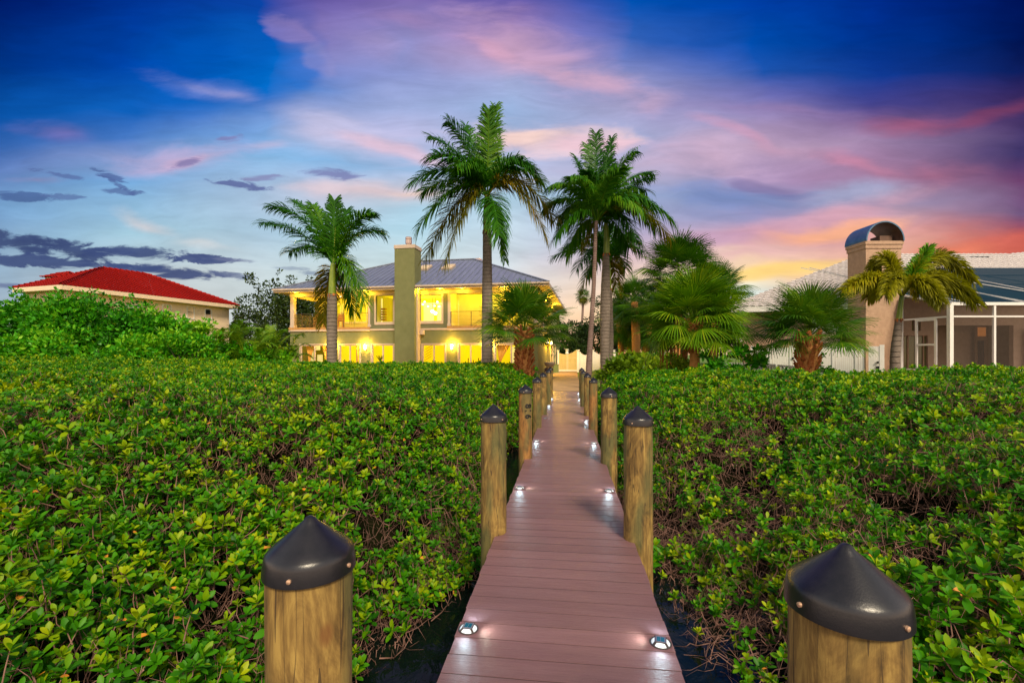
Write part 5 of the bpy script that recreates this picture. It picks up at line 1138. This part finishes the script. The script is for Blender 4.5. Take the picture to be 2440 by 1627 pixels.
# ------------------------------------------------------------------ broadleaf trees and shrubs
def leaf_cloud(clumps, n, size, seed, up=.3, aspect=.5):
    """clumps: (x,y,z,r); leaves as folded quads scattered mostly near clump surfaces"""
    r = np.random.default_rng(seed); C = np.array(clumps); w_ = C[:, 3]**2; idx = r.choice(len(C), n, p=w_/w_.sum()); c = C[idx]
    d = r.normal(size=(n, 3)); d /= np.linalg.norm(d, axis=1)[:, None]; rad = c[:, 3]*(1-np.abs(r.normal(0, .22, n))).clip(.1, 1.15)
    P = c[:, :3]+d*rad[:, None]*np.array([1, 1, .85])
    ld = d*.6+r.normal(size=(n, 3))*.6+np.array([0, 0, up]); ld /= np.linalg.norm(ld, axis=1)[:, None]
    s_ = np.cross(ld, r.normal(size=(n, 3))); s_ /= np.linalg.norm(s_, axis=1)[:, None]+1e-6; nn_ = np.cross(s_, ld)
    L_ = size*r.uniform(.7, 1.3, n)[:, None]; w2_ = L_*aspect*.5
    V_ = np.stack([P, P+ld*L_*.5+s_*w2_+nn_*L_*.08, P+ld*L_, P+ld*L_*.5-s_*w2_+nn_*L_*.08], 1).reshape(-1, 3)
    F_ = np.arange(4*n).reshape(n, 4); A_ = np.repeat(np.clip(r.normal(.45, .25, n), 0, .97), 4); return V_, F_, A_
def bush(name, label, cat, X, Y, H, Wd, n, size, mat, seed, group=None, nclump=14, stems=True, z0=None, aspect=.5, shape=1.0):
    gz = ground_z(X, Y) if z0 is None else z0; root = thing(name, label, cat, (X, Y, gz), 0, group); r = random.Random(seed); cl = []
    for i in range(nclump):
        u = r.random(); z = H*(.18+.72*u); rr = Wd/2*(1-.55*u**2*shape)*math.sqrt(r.random()); a = r.uniform(0, 6.28); cr = Wd*r.uniform(.08, .20)
        cl.append((math.cos(a)*rr, math.sin(a)*rr*.8, min(z, H-cr*.8), cr))
    for i in range(nclump//3): a = r.uniform(0, 6.28); q = Wd*.38*math.sqrt(r.random()); cl.append((math.cos(a)*q, math.sin(a)*q, H*r.uniform(.88, 1.06), Wd*r.uniform(.03, .07)))
    V_, F_, A_ = leaf_cloud(cl, n, size, seed, aspect=aspect); npmesh('foliage' if cat != 'tree' else 'crown', V_, F_, mat, root, A_)
    g = MB()
    for c in cl[:10]:
        g.tube([(r.uniform(-.1,.1)*Wd*.3, 0, 0), (c[0]*.3, c[1]*.3, c[2]*.45), (c[0]*.9, c[1]*.9, c[2])], [.05 if cat != 'tree' else .16, .03 if cat != 'tree' else .1, .012], 5)
    g.build('trunk' if cat == 'tree' else 'stem', 'bark', root, smooth=True); return root
# dark trees behind the balcony
bush('oak_tree', 'dark wispy tree behind the left corner of the main house', 'tree', -22.0, 43.5, 8.4, 8.0, 15000, .26, 'oak', 21, nclump=46, group='dark trees behind the houses')
bush('oak_tree', 'dark tree seen through the open left balcony', 'tree', -17.8, 47.0, 7.8, 6.5, 8000, .28, 'oak', 22, nclump=30, group='dark trees behind the houses')
bush('oak_tree', 'low dark treetop left of the dark wispy tree', 'tree', -27.0, 46.0, 5.2, 4.2, 3500, .25, 'oak', 23, nclump=16, group='dark trees behind the houses')
for i, (px, Z, H, Wd, lab) in enumerate(((1345, 56, 5.6, 6.5, 'dark tree behind the yellow gate'), (1408, 60, 4.6, 7, 'dark tree in the gap between the two tall trunks'), (1470, 56, 8.4, 8, 'dark tree behind the thick royal palm trunk'), (1545, 50, 7.6, 9, 'dark tree behind the orange bare palm trunks'), (1620, 42, 6.6, 9, 'dark tree filling behind the largest fan palm'), (1700, 36, 4.8, 6, 'dark low tree behind the right fan palms'))):
    bush('garden_tree', lab, 'tree', (px-CX)/F*Z, Z, H, Wd, 6000, .3, 'oak', 30+i, nclump=26, group='dark trees beyond the back fence')
# green shrubs on the left
SG = 'broad green shrubs at the left end of the hedge'
for i, (px, Z, top, Wd, lab) in enumerate(((20, 23.5, 716, 4.6, 'green shrub at the far left edge'), (95, 24, 706, 4.2, 'green shrub hiding the left house porch'), (150, 23, 692, 3.8, 'tallest green shrub below the corner of the red roof'), (232, 24.5, 706, 4.4, 'green shrub under the red roof house porch wall'), (310, 23.5, 722, 3.2, 'green shrub right of the porch, lower left of the first shuttered window'), (372, 24.5, 738, 3.2, 'green shrub under the first shuttered window'), (420, 24, 752, 2.4, 'green shrub between the shuttered windows'), (462, 25, 757, 2.6, 'yellow green shrub under the second shuttered window'))):
    z_top = EYE-(top-HY)/F*Z; bush('green_shrub', lab, 'shrub', (px-CX)/F*Z, Z, z_top-.22, Wd, 5200, .23, 'shrub', 50+i, SG, nclump=54, shape=1.05)
for i, (px, Z, top, Wd) in enumerate(((60, 21.5, 800, 4), (200, 21.8, 795, 4.5), (330, 21.5, 800, 4.5), (450, 22, 790, 3.5), (505, 24, 815, 2.6), (560, 24.5, 822, 2.4), (640, 25.5, 822, 2.6))):
    bush('green_shrub', ['low green shrub at the left edge before the tall shrubs', 'low green shrub before the porch shrub', 'low green shrub in front of the first window shrub', 'low green shrub left of the feathery palms', 'low green shrub between the first feathery palms', 'low green shrub in the middle of the feathery palms', 'low green shrub against the left corner of the house'][i], 'shrub', (px-CX)/F*Z, Z, EYE-(top-HY)/F*Z+.03, Wd, 2600, .22, 'shrub', 70+i, 'low shrubs behind the hedge', nclump=18)
# areca palm clumps
def areca(px, Z, top_py, n, label, seed, spread=1.5):
    p = at(px, 870, Z); p.z = 0; root = thing('areca_palm', label, 'palm clump', p, 0, 'feathery areca palms left of the house'); r = random.Random(seed); H = EYE-(top_py-HY)/F*Z
    g = MB()
    for i in range(5): a = i*1.3; g.tube([(math.cos(a)*.15, math.sin(a)*.15, 0), (math.cos(a)*.35, math.sin(a)*.3, H*.5)], [.05, .035], 6)
    g.build('cane', 'areca', root, smooth=True)
    for i in range(n):
        a = r.uniform(0, 6.28); u = r.random(); b = Vector((math.cos(a)*.3, math.sin(a)*.25, H*(.25+.25*u))); rr = spread*r.uniform(.6, 1.1); tz = H*(.45+.5*u)-r.uniform(0, .4)
        add_frond(root, b, (math.cos(a)*rr, math.sin(a)*rr, tz), H*.30*r.uniform(.8, 1.2), 'areca', seed*50+i, n=34, L=.42, wd=.034, plume=.3, hang=.35, base=.2, rach=.016)
for a in ((500, 24.0, 762, 12, 'feathery palm clump nearest the shrubs, leftmost of the row', 1), (545, 25.0, 752, 14, 'feathery palm clump below the end of the red roof house', 2), (592, 24.5, 768, 13, 'feathery palm clump under the dark wispy tree', 3), (640, 25.5, 752, 14, 'tall feathery palm clump left of the house corner', 4), (680, 27.0, 768, 12, 'feathery palm clump touching the house corner', 5), (300, 24.0, 745, 9, 'feathery palm clump among the broad green shrubs', 6), (345, 22.0, 790, 8, 'low feathery palm clump before the broad green shrubs', 7)): areca(*a)
p = at(563, 765, 34); bush('fan_shrub', 'round dark palm top between the red roof house and the dark tree', 'shrub', p.x, 38, 4.2, 2.6, 2500, .28, 'oak', 91, nclump=10, aspect=.2)
# bright garden plants right of the path
for i, (px, Z, top, Wd, m_, sz) in enumerate(((1465, 21.5, 862, 1.5, 'ground_leaf', .3), (1500, 23, 848, 2.0, 'ground_leaf', .32), (1545, 22, 858, 2.0, 'ground_leaf', .3), (1590, 24, 850, 2.4, 'ground_leaf', .28), (1480, 26, 852, 1.8, 'shrub', .22), (1530, 28, 846, 2.6, 'shrub', .2), (1705, 15.2, 858, 1.6, 'shrub', .2), (1790, 15, 845, 1.3, 'shrub', .24), (1600, 18, 862, 2.0, 'ground_leaf', .2), (1975, 14.0, 862, .9, 'shrub', .1))):
    lab = ['yellow green leafy plant beside the thick royal trunk', 'tall bright leafy plant right of the lawn patch', 'bright leafy plant in the middle of the garden bed', 'bright leafy plant left of the orange palm trunk', 'green plant behind the bright leafy plants, nearest the fence', 'green plant behind the bright leafy plants, below the bare trunks', 'green shrub at the foot of the largest fan palm', 'broad leaved dark plant between the two big fan palms', 'bright low plant before the garden bed', 'small ferny plant beside the booted trunk on the right'][i]
    bush('garden_plant', lab, 'plant', (px-CX)/F*Z, Z, EYE-(top-HY)/F*Z-ground_z((px-CX)/F*Z, Z)+.05, Wd, 900 if sz > .25 else 1500, sz, m_, 110+i, 'garden bed plants', nclump=9, aspect=.42)
# dry palm stems (bamboo like) left of the big fan palm trunk
for i, (px, lab) in enumerate(((1588, 'dry orange stem cluster, leftmost of three, left of the largest fan palm trunk'), (1612, 'dry orange stem cluster, middle of three, left of the largest fan palm trunk'), (1632, 'dry orange stem cluster touching the largest fan palm trunk'))):
    Z = 18.6; b = at(px-6, 900, Z); b.z = ground_z(b.x, b.y)-.05; t = thing('dry_stems', lab, 'stems', b, 0, 'dry stem clusters'); g = MB(); r = random.Random(i)
    for k in range(7): x = r.uniform(-.16, .16); g.tube([(x, r.uniform(-.1,.1), 0), (x*1.3+r.uniform(-.08,.08), 0, 2.0), (x*1.5+r.uniform(-.2,.2), 0, 2.7+r.uniform(-.4,.3))], [.026, .02, .012], 6)
    g.build('stem', 'boot', t, smooth=True)

# ------------------------------------------------------------------ mangrove hedges
def leaf_strip(P, d, s, n, L, W, vs, fs, a, As, curl=.15):
    k = len(vs); q = ((0, .14), (.28, .66), (.58, 1.0), (.84, .74), (1.0, .10)); 
    for t, w_ in q:
        c = P+d*L*t-n*(curl*L*t*t); e = s*(W*.5*w_); vs += [c-e+n*(W*.13*w_), c, c+e+n*(W*.13*w_)]; As += [a]*3
    for i in range(4):
        b = k+i*3; fs += [(b, b+1, b+4, b+3), (b+1, b+2, b+5, b+4)]
def rosette(seed, nl, sparse=False, orange=False):
    r = random.Random(seed); vs = []; fs = []; As = []; br = r.uniform(.12, .8)
    for i in range(nl):
        az = i*2.4+r.uniform(-.3, .3); el = R(18+60*(i/nl)**1.1+r.uniform(-12, 12)); d = Vector((math.cos(az)*math.cos(el), math.sin(az)*math.cos(el), math.sin(el)))
        s = d.cross(Vector((0,0,1))).normalized(); n = s.cross(d).normalized(); L_ = r.uniform(.068, .098)*(1-.25*i/nl); h = .035*i/nl
        leaf_strip(Vector((0,0,h)), d, s, n, L_, L_*.47, vs, fs, min(.97, max(0, br+r.uniform(-.28, .28)+.28*(i/nl))), As)
    nleaf = len(fs)
    g = MB(); g.v = [tuple(v) for v in vs]; g.f = fs; g.c = As
    g.tube([(0,0,.02), (r.uniform(-.02,.02), r.uniform(-.02,.02), -.06), (r.uniform(-.05,.05), r.uniform(-.05,.05), -.17)], [.003, .004, .005], 4, False, c=.3)
    me = bpy.data.meshes.new('leaf_rosette'); me.from_pydata(g.v, [], g.f); me.update(); at_ = me.attributes.new('v', 'FLOAT', 'POINT'); at_.data.foreach_set('value', np.array(g.c, dtype=np.float32))
    me.materials.append(M['mangrove']); me.materials.append(M['twig']); me.materials.append(M['mangrove_orange'])
    mi = [0]*nleaf+[1]*(len(g.f)-nleaf)
    if orange:
        for j in range(4): mi[j] = 2
    me.polygons.foreach_set('material_index', mi); me.polygons.foreach_set('use_smooth', [True]*len(mi)); return bpy.data.objects.new('leaf_rosette', me)
PC = bpy.data.collections.new('leaf_rosettes')      # source shapes, not linked to the scene
for i in range(12): PC.objects.link(rosette(200+i, 6+i % 5))
for i in range(2): PC.objects.link(rosette(300+i, 5, orange=True))
def smooth(t): t = np.clip(t, 0, 1); return t*t*(3-2*t)
def vnoise(X, Y, s, seed):
    """cheap smooth value noise, vectorised"""
    x, y = X/s+seed*17.3, Y/s+seed*9.1; xi, yi = np.floor(x), np.floor(y); fx, fy = x-xi, y-yi; fx, fy = fx*fx*(3-2*fx), fy*fy*(3-2*fy)
    h = lambda a, b: np.modf(np.abs(np.sin(a*127.1+b*311.7+seed)*43758.5453))[0]
    return (h(xi, yi)*(1-fx)+h(xi+1, yi)*fx)*(1-fy)+(h(xi, yi+1)*(1-fx)+h(xi+1, yi+1)*fx)*fy
def seg_dist(X, Y, poly):
    D = np.full(X.shape, 1e9)
    for (x0, y0), (x1, y1) in zip(poly[:-1], poly[1:]):
        dx, dy = x1-x0, y1-y0; t = np.clip(((X-x0)*dx+(Y-y0)*dy)/(dx*dx+dy*dy), 0, 1); D = np.minimum(D, np.hypot(X-x0-t*dx, Y-y0-t*dy))
    return D
def inside(X, Y, poly):
    ins_ = np.zeros(X.shape, bool); n = len(poly)
    for i in range(n):
        (x0, y0), (x1, y1) = poly[i], poly[(i+1) % n]; c = ((y0 > Y) != (y1 > Y)) & (X < (x1-x0)*(Y-y0)/(y1-y0+1e-12)+x0); ins_ ^= c
    return ins_
# outlines on the water, edge facing the boardwalk first
edgeL = [(-2.0,1.5),(-1.6,2.6),(-1.28,3.3),(-1.0,3.9),(-.66,4.4),(-.42,5.0),(-.42,6.0),(-.40,7.2),(-.36,8.6),(-.28,10.2),(-.05,11.4),(.45,12.4),(.98,15),(1.35,18.6),(1.45,21.0)]
polyL = edgeL+[(1.0,22.8),(-8,23.2),(-30,23.2),(-30,1.5)]
edgeR = [(2.3,1.6),(1.95,2.6),(1.72,3.3),(1.55,3.8),(1.62,4.3),(1.5,5.2),(1.48,6.2),(1.58,7.5),(1.78,9.2),(2.05,11),(2.3,13),(2.6,15.5),(2.85,17.6)]
polyR = edgeR+[(4.5,17.5),(6.0,14.6),(9,13.2),(24,13.2),(24,1.6)]
HOLES = [(2.05,6.0,.42),(2.75,5.4,.50),(3.2,6.3,.32),(4.1,4.9,.42),(1.75,4.9,.34),(2.25,4.3,.28),(5.6,6.2,.35),(1.75,7.6,.30),(3.4,3.9,.24),
         (-1.5,4.9,.28),(-.75,5.6,.30),(-1.15,3.9,.22),(-2.6,5.2,.22),(-.55,6.9,.3),(-2.2,3.5,.2),(-4.4,4.6,.2)]
def pits(X, Y):
    w_ = 0*X
    for x, y, r_ in HOLES: w_ = np.maximum(w_, np.exp(-((X-x)**2+((Y-y)*.75)**2)/(r_*r_)))
    return w_
def topL(X, Y):
    d = seg_dist(X, Y, edgeL); s_ = 2.25-1.85*smooth((Y-4.4)/2.6); h = -.85+1.92*(1-np.exp(-(d+.03)/s_))
    h += .28*smooth((-X-8)/10)*smooth((Y-10)/8); h += .30*(vnoise(X, Y, 1.25, 1)-.5)*smooth(d/1.5)*np.clip(1.4-Y/16, .35, 1)+.16*(vnoise(X, Y, .5, 2)-.5); return h-.35*smooth((Y-21.6)/1.6)-.28*pits(X, Y)
def topR(X, Y):
    d = seg_dist(X, Y, edgeR); s_ = 3.1-2.5*smooth((Y-5.5)/3.5); h = -.85+1.90*(1-np.exp(-(d+.03)/s_))
    h += .42*(vnoise(X, Y, 1.15, 5)-.5)*smooth(d/1.2)*np.clip(1.4-Y/14, .35, 1)+.18*(vnoise(X, Y, .5, 6)-.5); return h+.06*smooth((X-8)/6)-.28*pits(X, Y)
def hedge(name, label, poly, top, seed, dens_near, gapf, thr, edge, size):
    r = np.random.default_rng(seed); P_ = []; N_ = []; S_ = []
    bands = [(1.5, 3.2, 1.0), (3.2, 5, 1.0), (5, 7, .95), (7, 9.5, .8), (9.5, 13, .6), (13, 17, .42), (17, 24, .32)]
    for y0, y1, dn in bands:
        xw = 1.22*y1+.8; A_ = 2*xw*(y1-y0); n = int(A_*dens_near*dn); X = r.uniform(-xw, xw, n); Y = r.uniform(y0, y1, n)
        ok = inside(X, Y, poly) & (np.abs(X) < 1.2*Y+.9); X, Y = X[ok], Y[ok]; h = top(X, Y); e = .06
        gx = (top(X+e, Y)-top(X-e, Y))/(2*e); gy = (top(X, Y+e)-top(X, Y-e))/(2*e)
        st = np.sqrt(1+gx*gx+gy*gy)
        # holes in the canopy where bare twigs show
        hole = vnoise(X, Y, .75, seed+3)*.65+vnoise(X, Y, .3, seed+4)*.35; near = 1-smooth((Y-gapf)/4)
        keep = r.random(len(X)) < np.clip(1-(hole > thr)*near*.88, 0, 1)*(1-.93*smooth((pits(X, Y)-.25)/.35)); X, Y, h, gx, gy, st = [q[keep] for q in (X, Y, h, gx, gy, st)]
        dep = np.abs(r.normal(0, 1, len(X)))*(.07+.12*(1-smooth((Y-6)/8)))*np.minimum(st, 2.5)
        nrm = np.stack([-gx, -gy, np.ones_like(gx)], 1); nrm /= np.linalg.norm(nrm, axis=1)[:, None]
        dep = np.where(r.random(len(X)) < .07, -r.uniform(0, .13, len(X)), dep)
        p = np.stack([X, Y, h], 1)-nrm*dep[:, None]; p[:, 2] = np.maximum(p[:, 2], -.80)
        ax = nrm*.55+np.array([0, -.12, .75])+r.normal(size=p.shape)*.33; ax /= np.linalg.norm(ax, axis=1)[:, None]
        P_.append(p); N_.append(ax); S_.append(r.uniform(.7, 1.25, len(p))*(.8+.4*vnoise(X, Y, 1.1, seed+9))*size*(1+.6*smooth((Y-9)/12)))
        # steep faces get extra leaves all down the side
        m = st > 1.5; q = np.repeat(p[m], 2, 0)
        if len(q):
            q2 = q.copy(); q2[:, 2] -= r.uniform(0, .35, len(q)); q2[:, :2] += r.normal(0, .07, (len(q), 2)); q2[:, 2] = np.maximum(q2[:, 2], -.75)
            P_.append(q2); N_.append(np.repeat(ax[m], 2, 0)); S_.append(r.uniform(.8, 1.2, len(q))*size)
    P_, N_, S_ = np.concatenate(P_), np.concatenate(N_), np.concatenate(S_)
    # keep the strip over the boardwalk free
    over = (P_[:, 0] > dockL(P_[:, 1])+.02) & (P_[:, 0] < dockR(P_[:, 1])-.02); P_, N_, S_ = P_[~over], N_[~over], S_[~over]
    rx = -np.arcsin(np.clip(N_[:, 1], -1, 1)); ry = np.arctan2(N_[:, 0], N_[:, 2])
    me = bpy.data.meshes.new(name); me.vertices.add(len(P_)); me.vertices.foreach_set('co', P_.astype(np.float32).ravel())
    a = me.attributes.new('rot', 'FLOAT_VECTOR', 'POINT'); rot = np.stack([rx, ry, np.zeros(len(P_))], 1); a.data.foreach_set('vector', rot.astype(np.float32).ravel())
    a = me.attributes.new('spin', 'FLOAT', 'POINT'); a.data.foreach_set('value', r.uniform(0, 6.28, len(P_)).astype(np.float32))
    a = me.attributes.new('sc', 'FLOAT', 'POINT'); a.data.foreach_set('value', S_.astype(np.float32))
    pick = r.integers(0, 12, len(P_)); om = r.random(len(P_)) < .045; pick[om] = 12+r.integers(0, 2, om.sum())
    a = me.attributes.new('pick', 'INT', 'POINT'); a.data.foreach_set('value', pick.astype(np.int32))
    o = link(name, me); tag(o, label, 'hedge', None, 'stuff'); md = o.modifiers.new('leaves', 'NODES'); md.node_group = hedge_nodes(); return o, len(P_)
def hedge_nodes(cache={}):
    if 'g' in cache: return cache['g']
    g = bpy.data.node_groups.new('hedge_leaves', 'GeometryNodeTree'); g.interface.new_socket('Geometry', in_out='INPUT', socket_type='NodeSocketGeometry'); g.interface.new_socket('Geometry', in_out='OUTPUT', socket_type='NodeSocketGeometry')
    t = NT(g); gi = t.add('NodeGroupInput'); go = t.add('NodeGroupOutput'); ip = t.add('GeometryNodeInstanceOnPoints'); ci = t.add('GeometryNodeCollectionInfo'); ci.inputs['Collection'].default_value = PC
    ci.inputs['Separate Children'].default_value = True; ci.inputs['Reset Children'].default_value = True; ip.inputs['Pick Instance'].default_value = True
    def na(nm, ty): n = t.add('GeometryNodeInputNamedAttribute', data_type=ty); n.inputs[0].default_value = nm; return n.outputs[0]
    e1 = t.add('FunctionNodeEulerToRotation'); t.l.new(na('rot', 'FLOAT_VECTOR'), e1.inputs[0]); cb_ = t.add('ShaderNodeCombineXYZ'); t.l.new(na('spin', 'FLOAT'), cb_.inputs[2])
    e2 = t.add('FunctionNodeEulerToRotation'); t.l.new(cb_.outputs[0], e2.inputs[0]); rr = t.add('FunctionNodeRotateRotation', rotation_space='LOCAL'); t.l.new(e1.outputs[0], rr.inputs[0]); t.l.new(e2.outputs[0], rr.inputs[1])
    t.l.new(gi.outputs[0], ip.inputs['Points']); t.l.new(ci.outputs[0], ip.inputs['Instance']); t.l.new(na('pick', 'INT'), ip.inputs['Instance Index']); t.l.new(rr.outputs[0], ip.inputs['Rotation']); t.l.new(na('sc', 'FLOAT'), ip.inputs['Scale'])
    t.l.new(ip.outputs[0], go.inputs[0]); cache['g'] = g; return g
hL, nL = hedge('mangrove_hedge', 'dense glossy green mangrove hedge filling the water left of the boardwalk', polyL, topL, 11, 330, 4.5, .72, edgeL, .97)
hR, nR = hedge('mangrove_hedge', 'green mangrove hedge with bare tangled twigs right of the boardwalk', polyR, topR, 12, 330, 6.0, .64, edgeR, .97)
print('rosettes', nL, nR)
# twigs and stems under the canopy
def twigs(parent, poly, top, seed, n, ylim, spread, dens_fn=None, name='branches'):
    r = random.Random(seed); V_ = []; F_ = []; k = 0; rn = np.random.default_rng(seed)
    X = rn.uniform(-1.2*ylim-.5, 1.2*ylim+.5, n*14); Y = 1.6+(ylim-1.6)*rn.random(n*14)**.9; 
    hx = [(rn.normal(x, r_*.8, 95), rn.normal(y, r_*.95, 95)) for x, y, r_ in HOLES]; X = np.concatenate([a for a, _ in hx]+[X]); Y = np.concatenate([b for _, b in hx]+[Y])
    ok = inside(X, Y, poly) & (np.abs(X) < 1.2*Y+.6); X, Y = X[ok][:n], Y[ok][:n]; H = top(X, Y); E_ = edgeL if seed == 1 else edgeR; D_ = seg_dist(X, Y, E_)
    for x, y, h, d in zip(X, Y, H, D_):
        z = h-r.uniform(.16, .65) if r.random() < .8 else h-r.uniform(-.05, .3); p = Vector((x, y, max(z, -.86))); di = Vector((r.gauss(0, 1), r.gauss(0, 1), r.gauss(.5, .6))).normalized(); rad = r.choice((.002, .003, .0035, .006)); pts = [p]
        for q in range(5):
            di = (di+Vector((r.gauss(0, .35), r.gauss(0, .35), r.gauss(.05, .3)))).normalized(); p = p+di*r.uniform(.05, .13)
            lim = float(top(np.array([p.x]), np.array([p.y]))[0]) if q % 2 == 0 else 9
            if p.z > lim-.02: p.z = lim-.02
            pts.append(p)
        for i, c in enumerate(pts):
            rr = rad*(1-.16*i); a = Vector((1,0,0)); b = Vector((0,.5,.87)); V_ += [c+a*rr, c-a*rr*.5+b*rr*.87, c-a*rr*.5-b*rr*.87]
        for i in range(5):
            for j in range(3): F_.append((k+i*3+j, k+i*3+(j+1) % 3, k+(i+1)*3+(j+1) % 3, k+(i+1)*3+j))
        k += 18
    V_ = np.array([tuple(v) for v in V_]); o = npmesh(name, V_, np.array(F_), 'twig', parent); o['kind'] = 'stuff'; return o
twigs(hL, polyL, topL, 1, 4200, 7, 1); twigs(hR, polyR, topR, 2, 7000, 8, 1)
def prop_roots(parent, poly, top, edge, seed, n):
    r = random.Random(seed); g = MB(); sgn = 1 if seed == 1 else -1
    for i in range(n):
        t = r.random()**1.2*(len(edge)-1); i0 = min(int(t), len(edge)-2); f = t-i0; x = edge[i0][0]*(1-f)+edge[i0+1][0]*f; y = edge[i0][1]*(1-f)+edge[i0+1][1]*f
        off = r.uniform(.1, 1.3); X0 = x-sgn*off; h = float(top(np.array([X0]), np.array([y]))[0])
        a = Vector((X0+r.uniform(-.2,.2), y+r.uniform(-.3,.3), min(h-.25, -.1))); b = Vector((X0+sgn*r.uniform(-.1,.45), a.y+r.uniform(-.3,.3), -1.2)); m = a.lerp(b, .5)+Vector((sgn*.12, 0, .1)); g.tube([a, m, b], [.009, .007, .006], 5, False)
    g.build('prop_roots', 'twig', parent, smooth=True)
prop_roots(hL, polyL, topL, edgeL, 1, 60); prop_roots(hR, polyR, topR, edgeR, 2, 80)
# dark sheet standing in for the shade below the leaves: closes the view down to the mud
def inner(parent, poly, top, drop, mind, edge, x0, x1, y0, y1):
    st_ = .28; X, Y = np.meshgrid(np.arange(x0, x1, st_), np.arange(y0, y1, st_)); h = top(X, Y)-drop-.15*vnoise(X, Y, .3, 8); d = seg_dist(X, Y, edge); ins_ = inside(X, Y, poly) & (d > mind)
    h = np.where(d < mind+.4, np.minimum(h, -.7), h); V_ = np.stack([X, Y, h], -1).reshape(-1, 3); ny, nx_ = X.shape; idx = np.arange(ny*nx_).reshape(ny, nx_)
    q = np.stack([idx[:-1,:-1], idx[:-1,1:], idx[1:,1:], idx[1:,:-1]], -1).reshape(-1, 4); ok = (ins_[:-1,:-1] & ins_[:-1,1:] & ins_[1:,1:] & ins_[1:,:-1]).reshape(-1); npmesh('hedge_shade', V_, q[ok], 'shade', parent)
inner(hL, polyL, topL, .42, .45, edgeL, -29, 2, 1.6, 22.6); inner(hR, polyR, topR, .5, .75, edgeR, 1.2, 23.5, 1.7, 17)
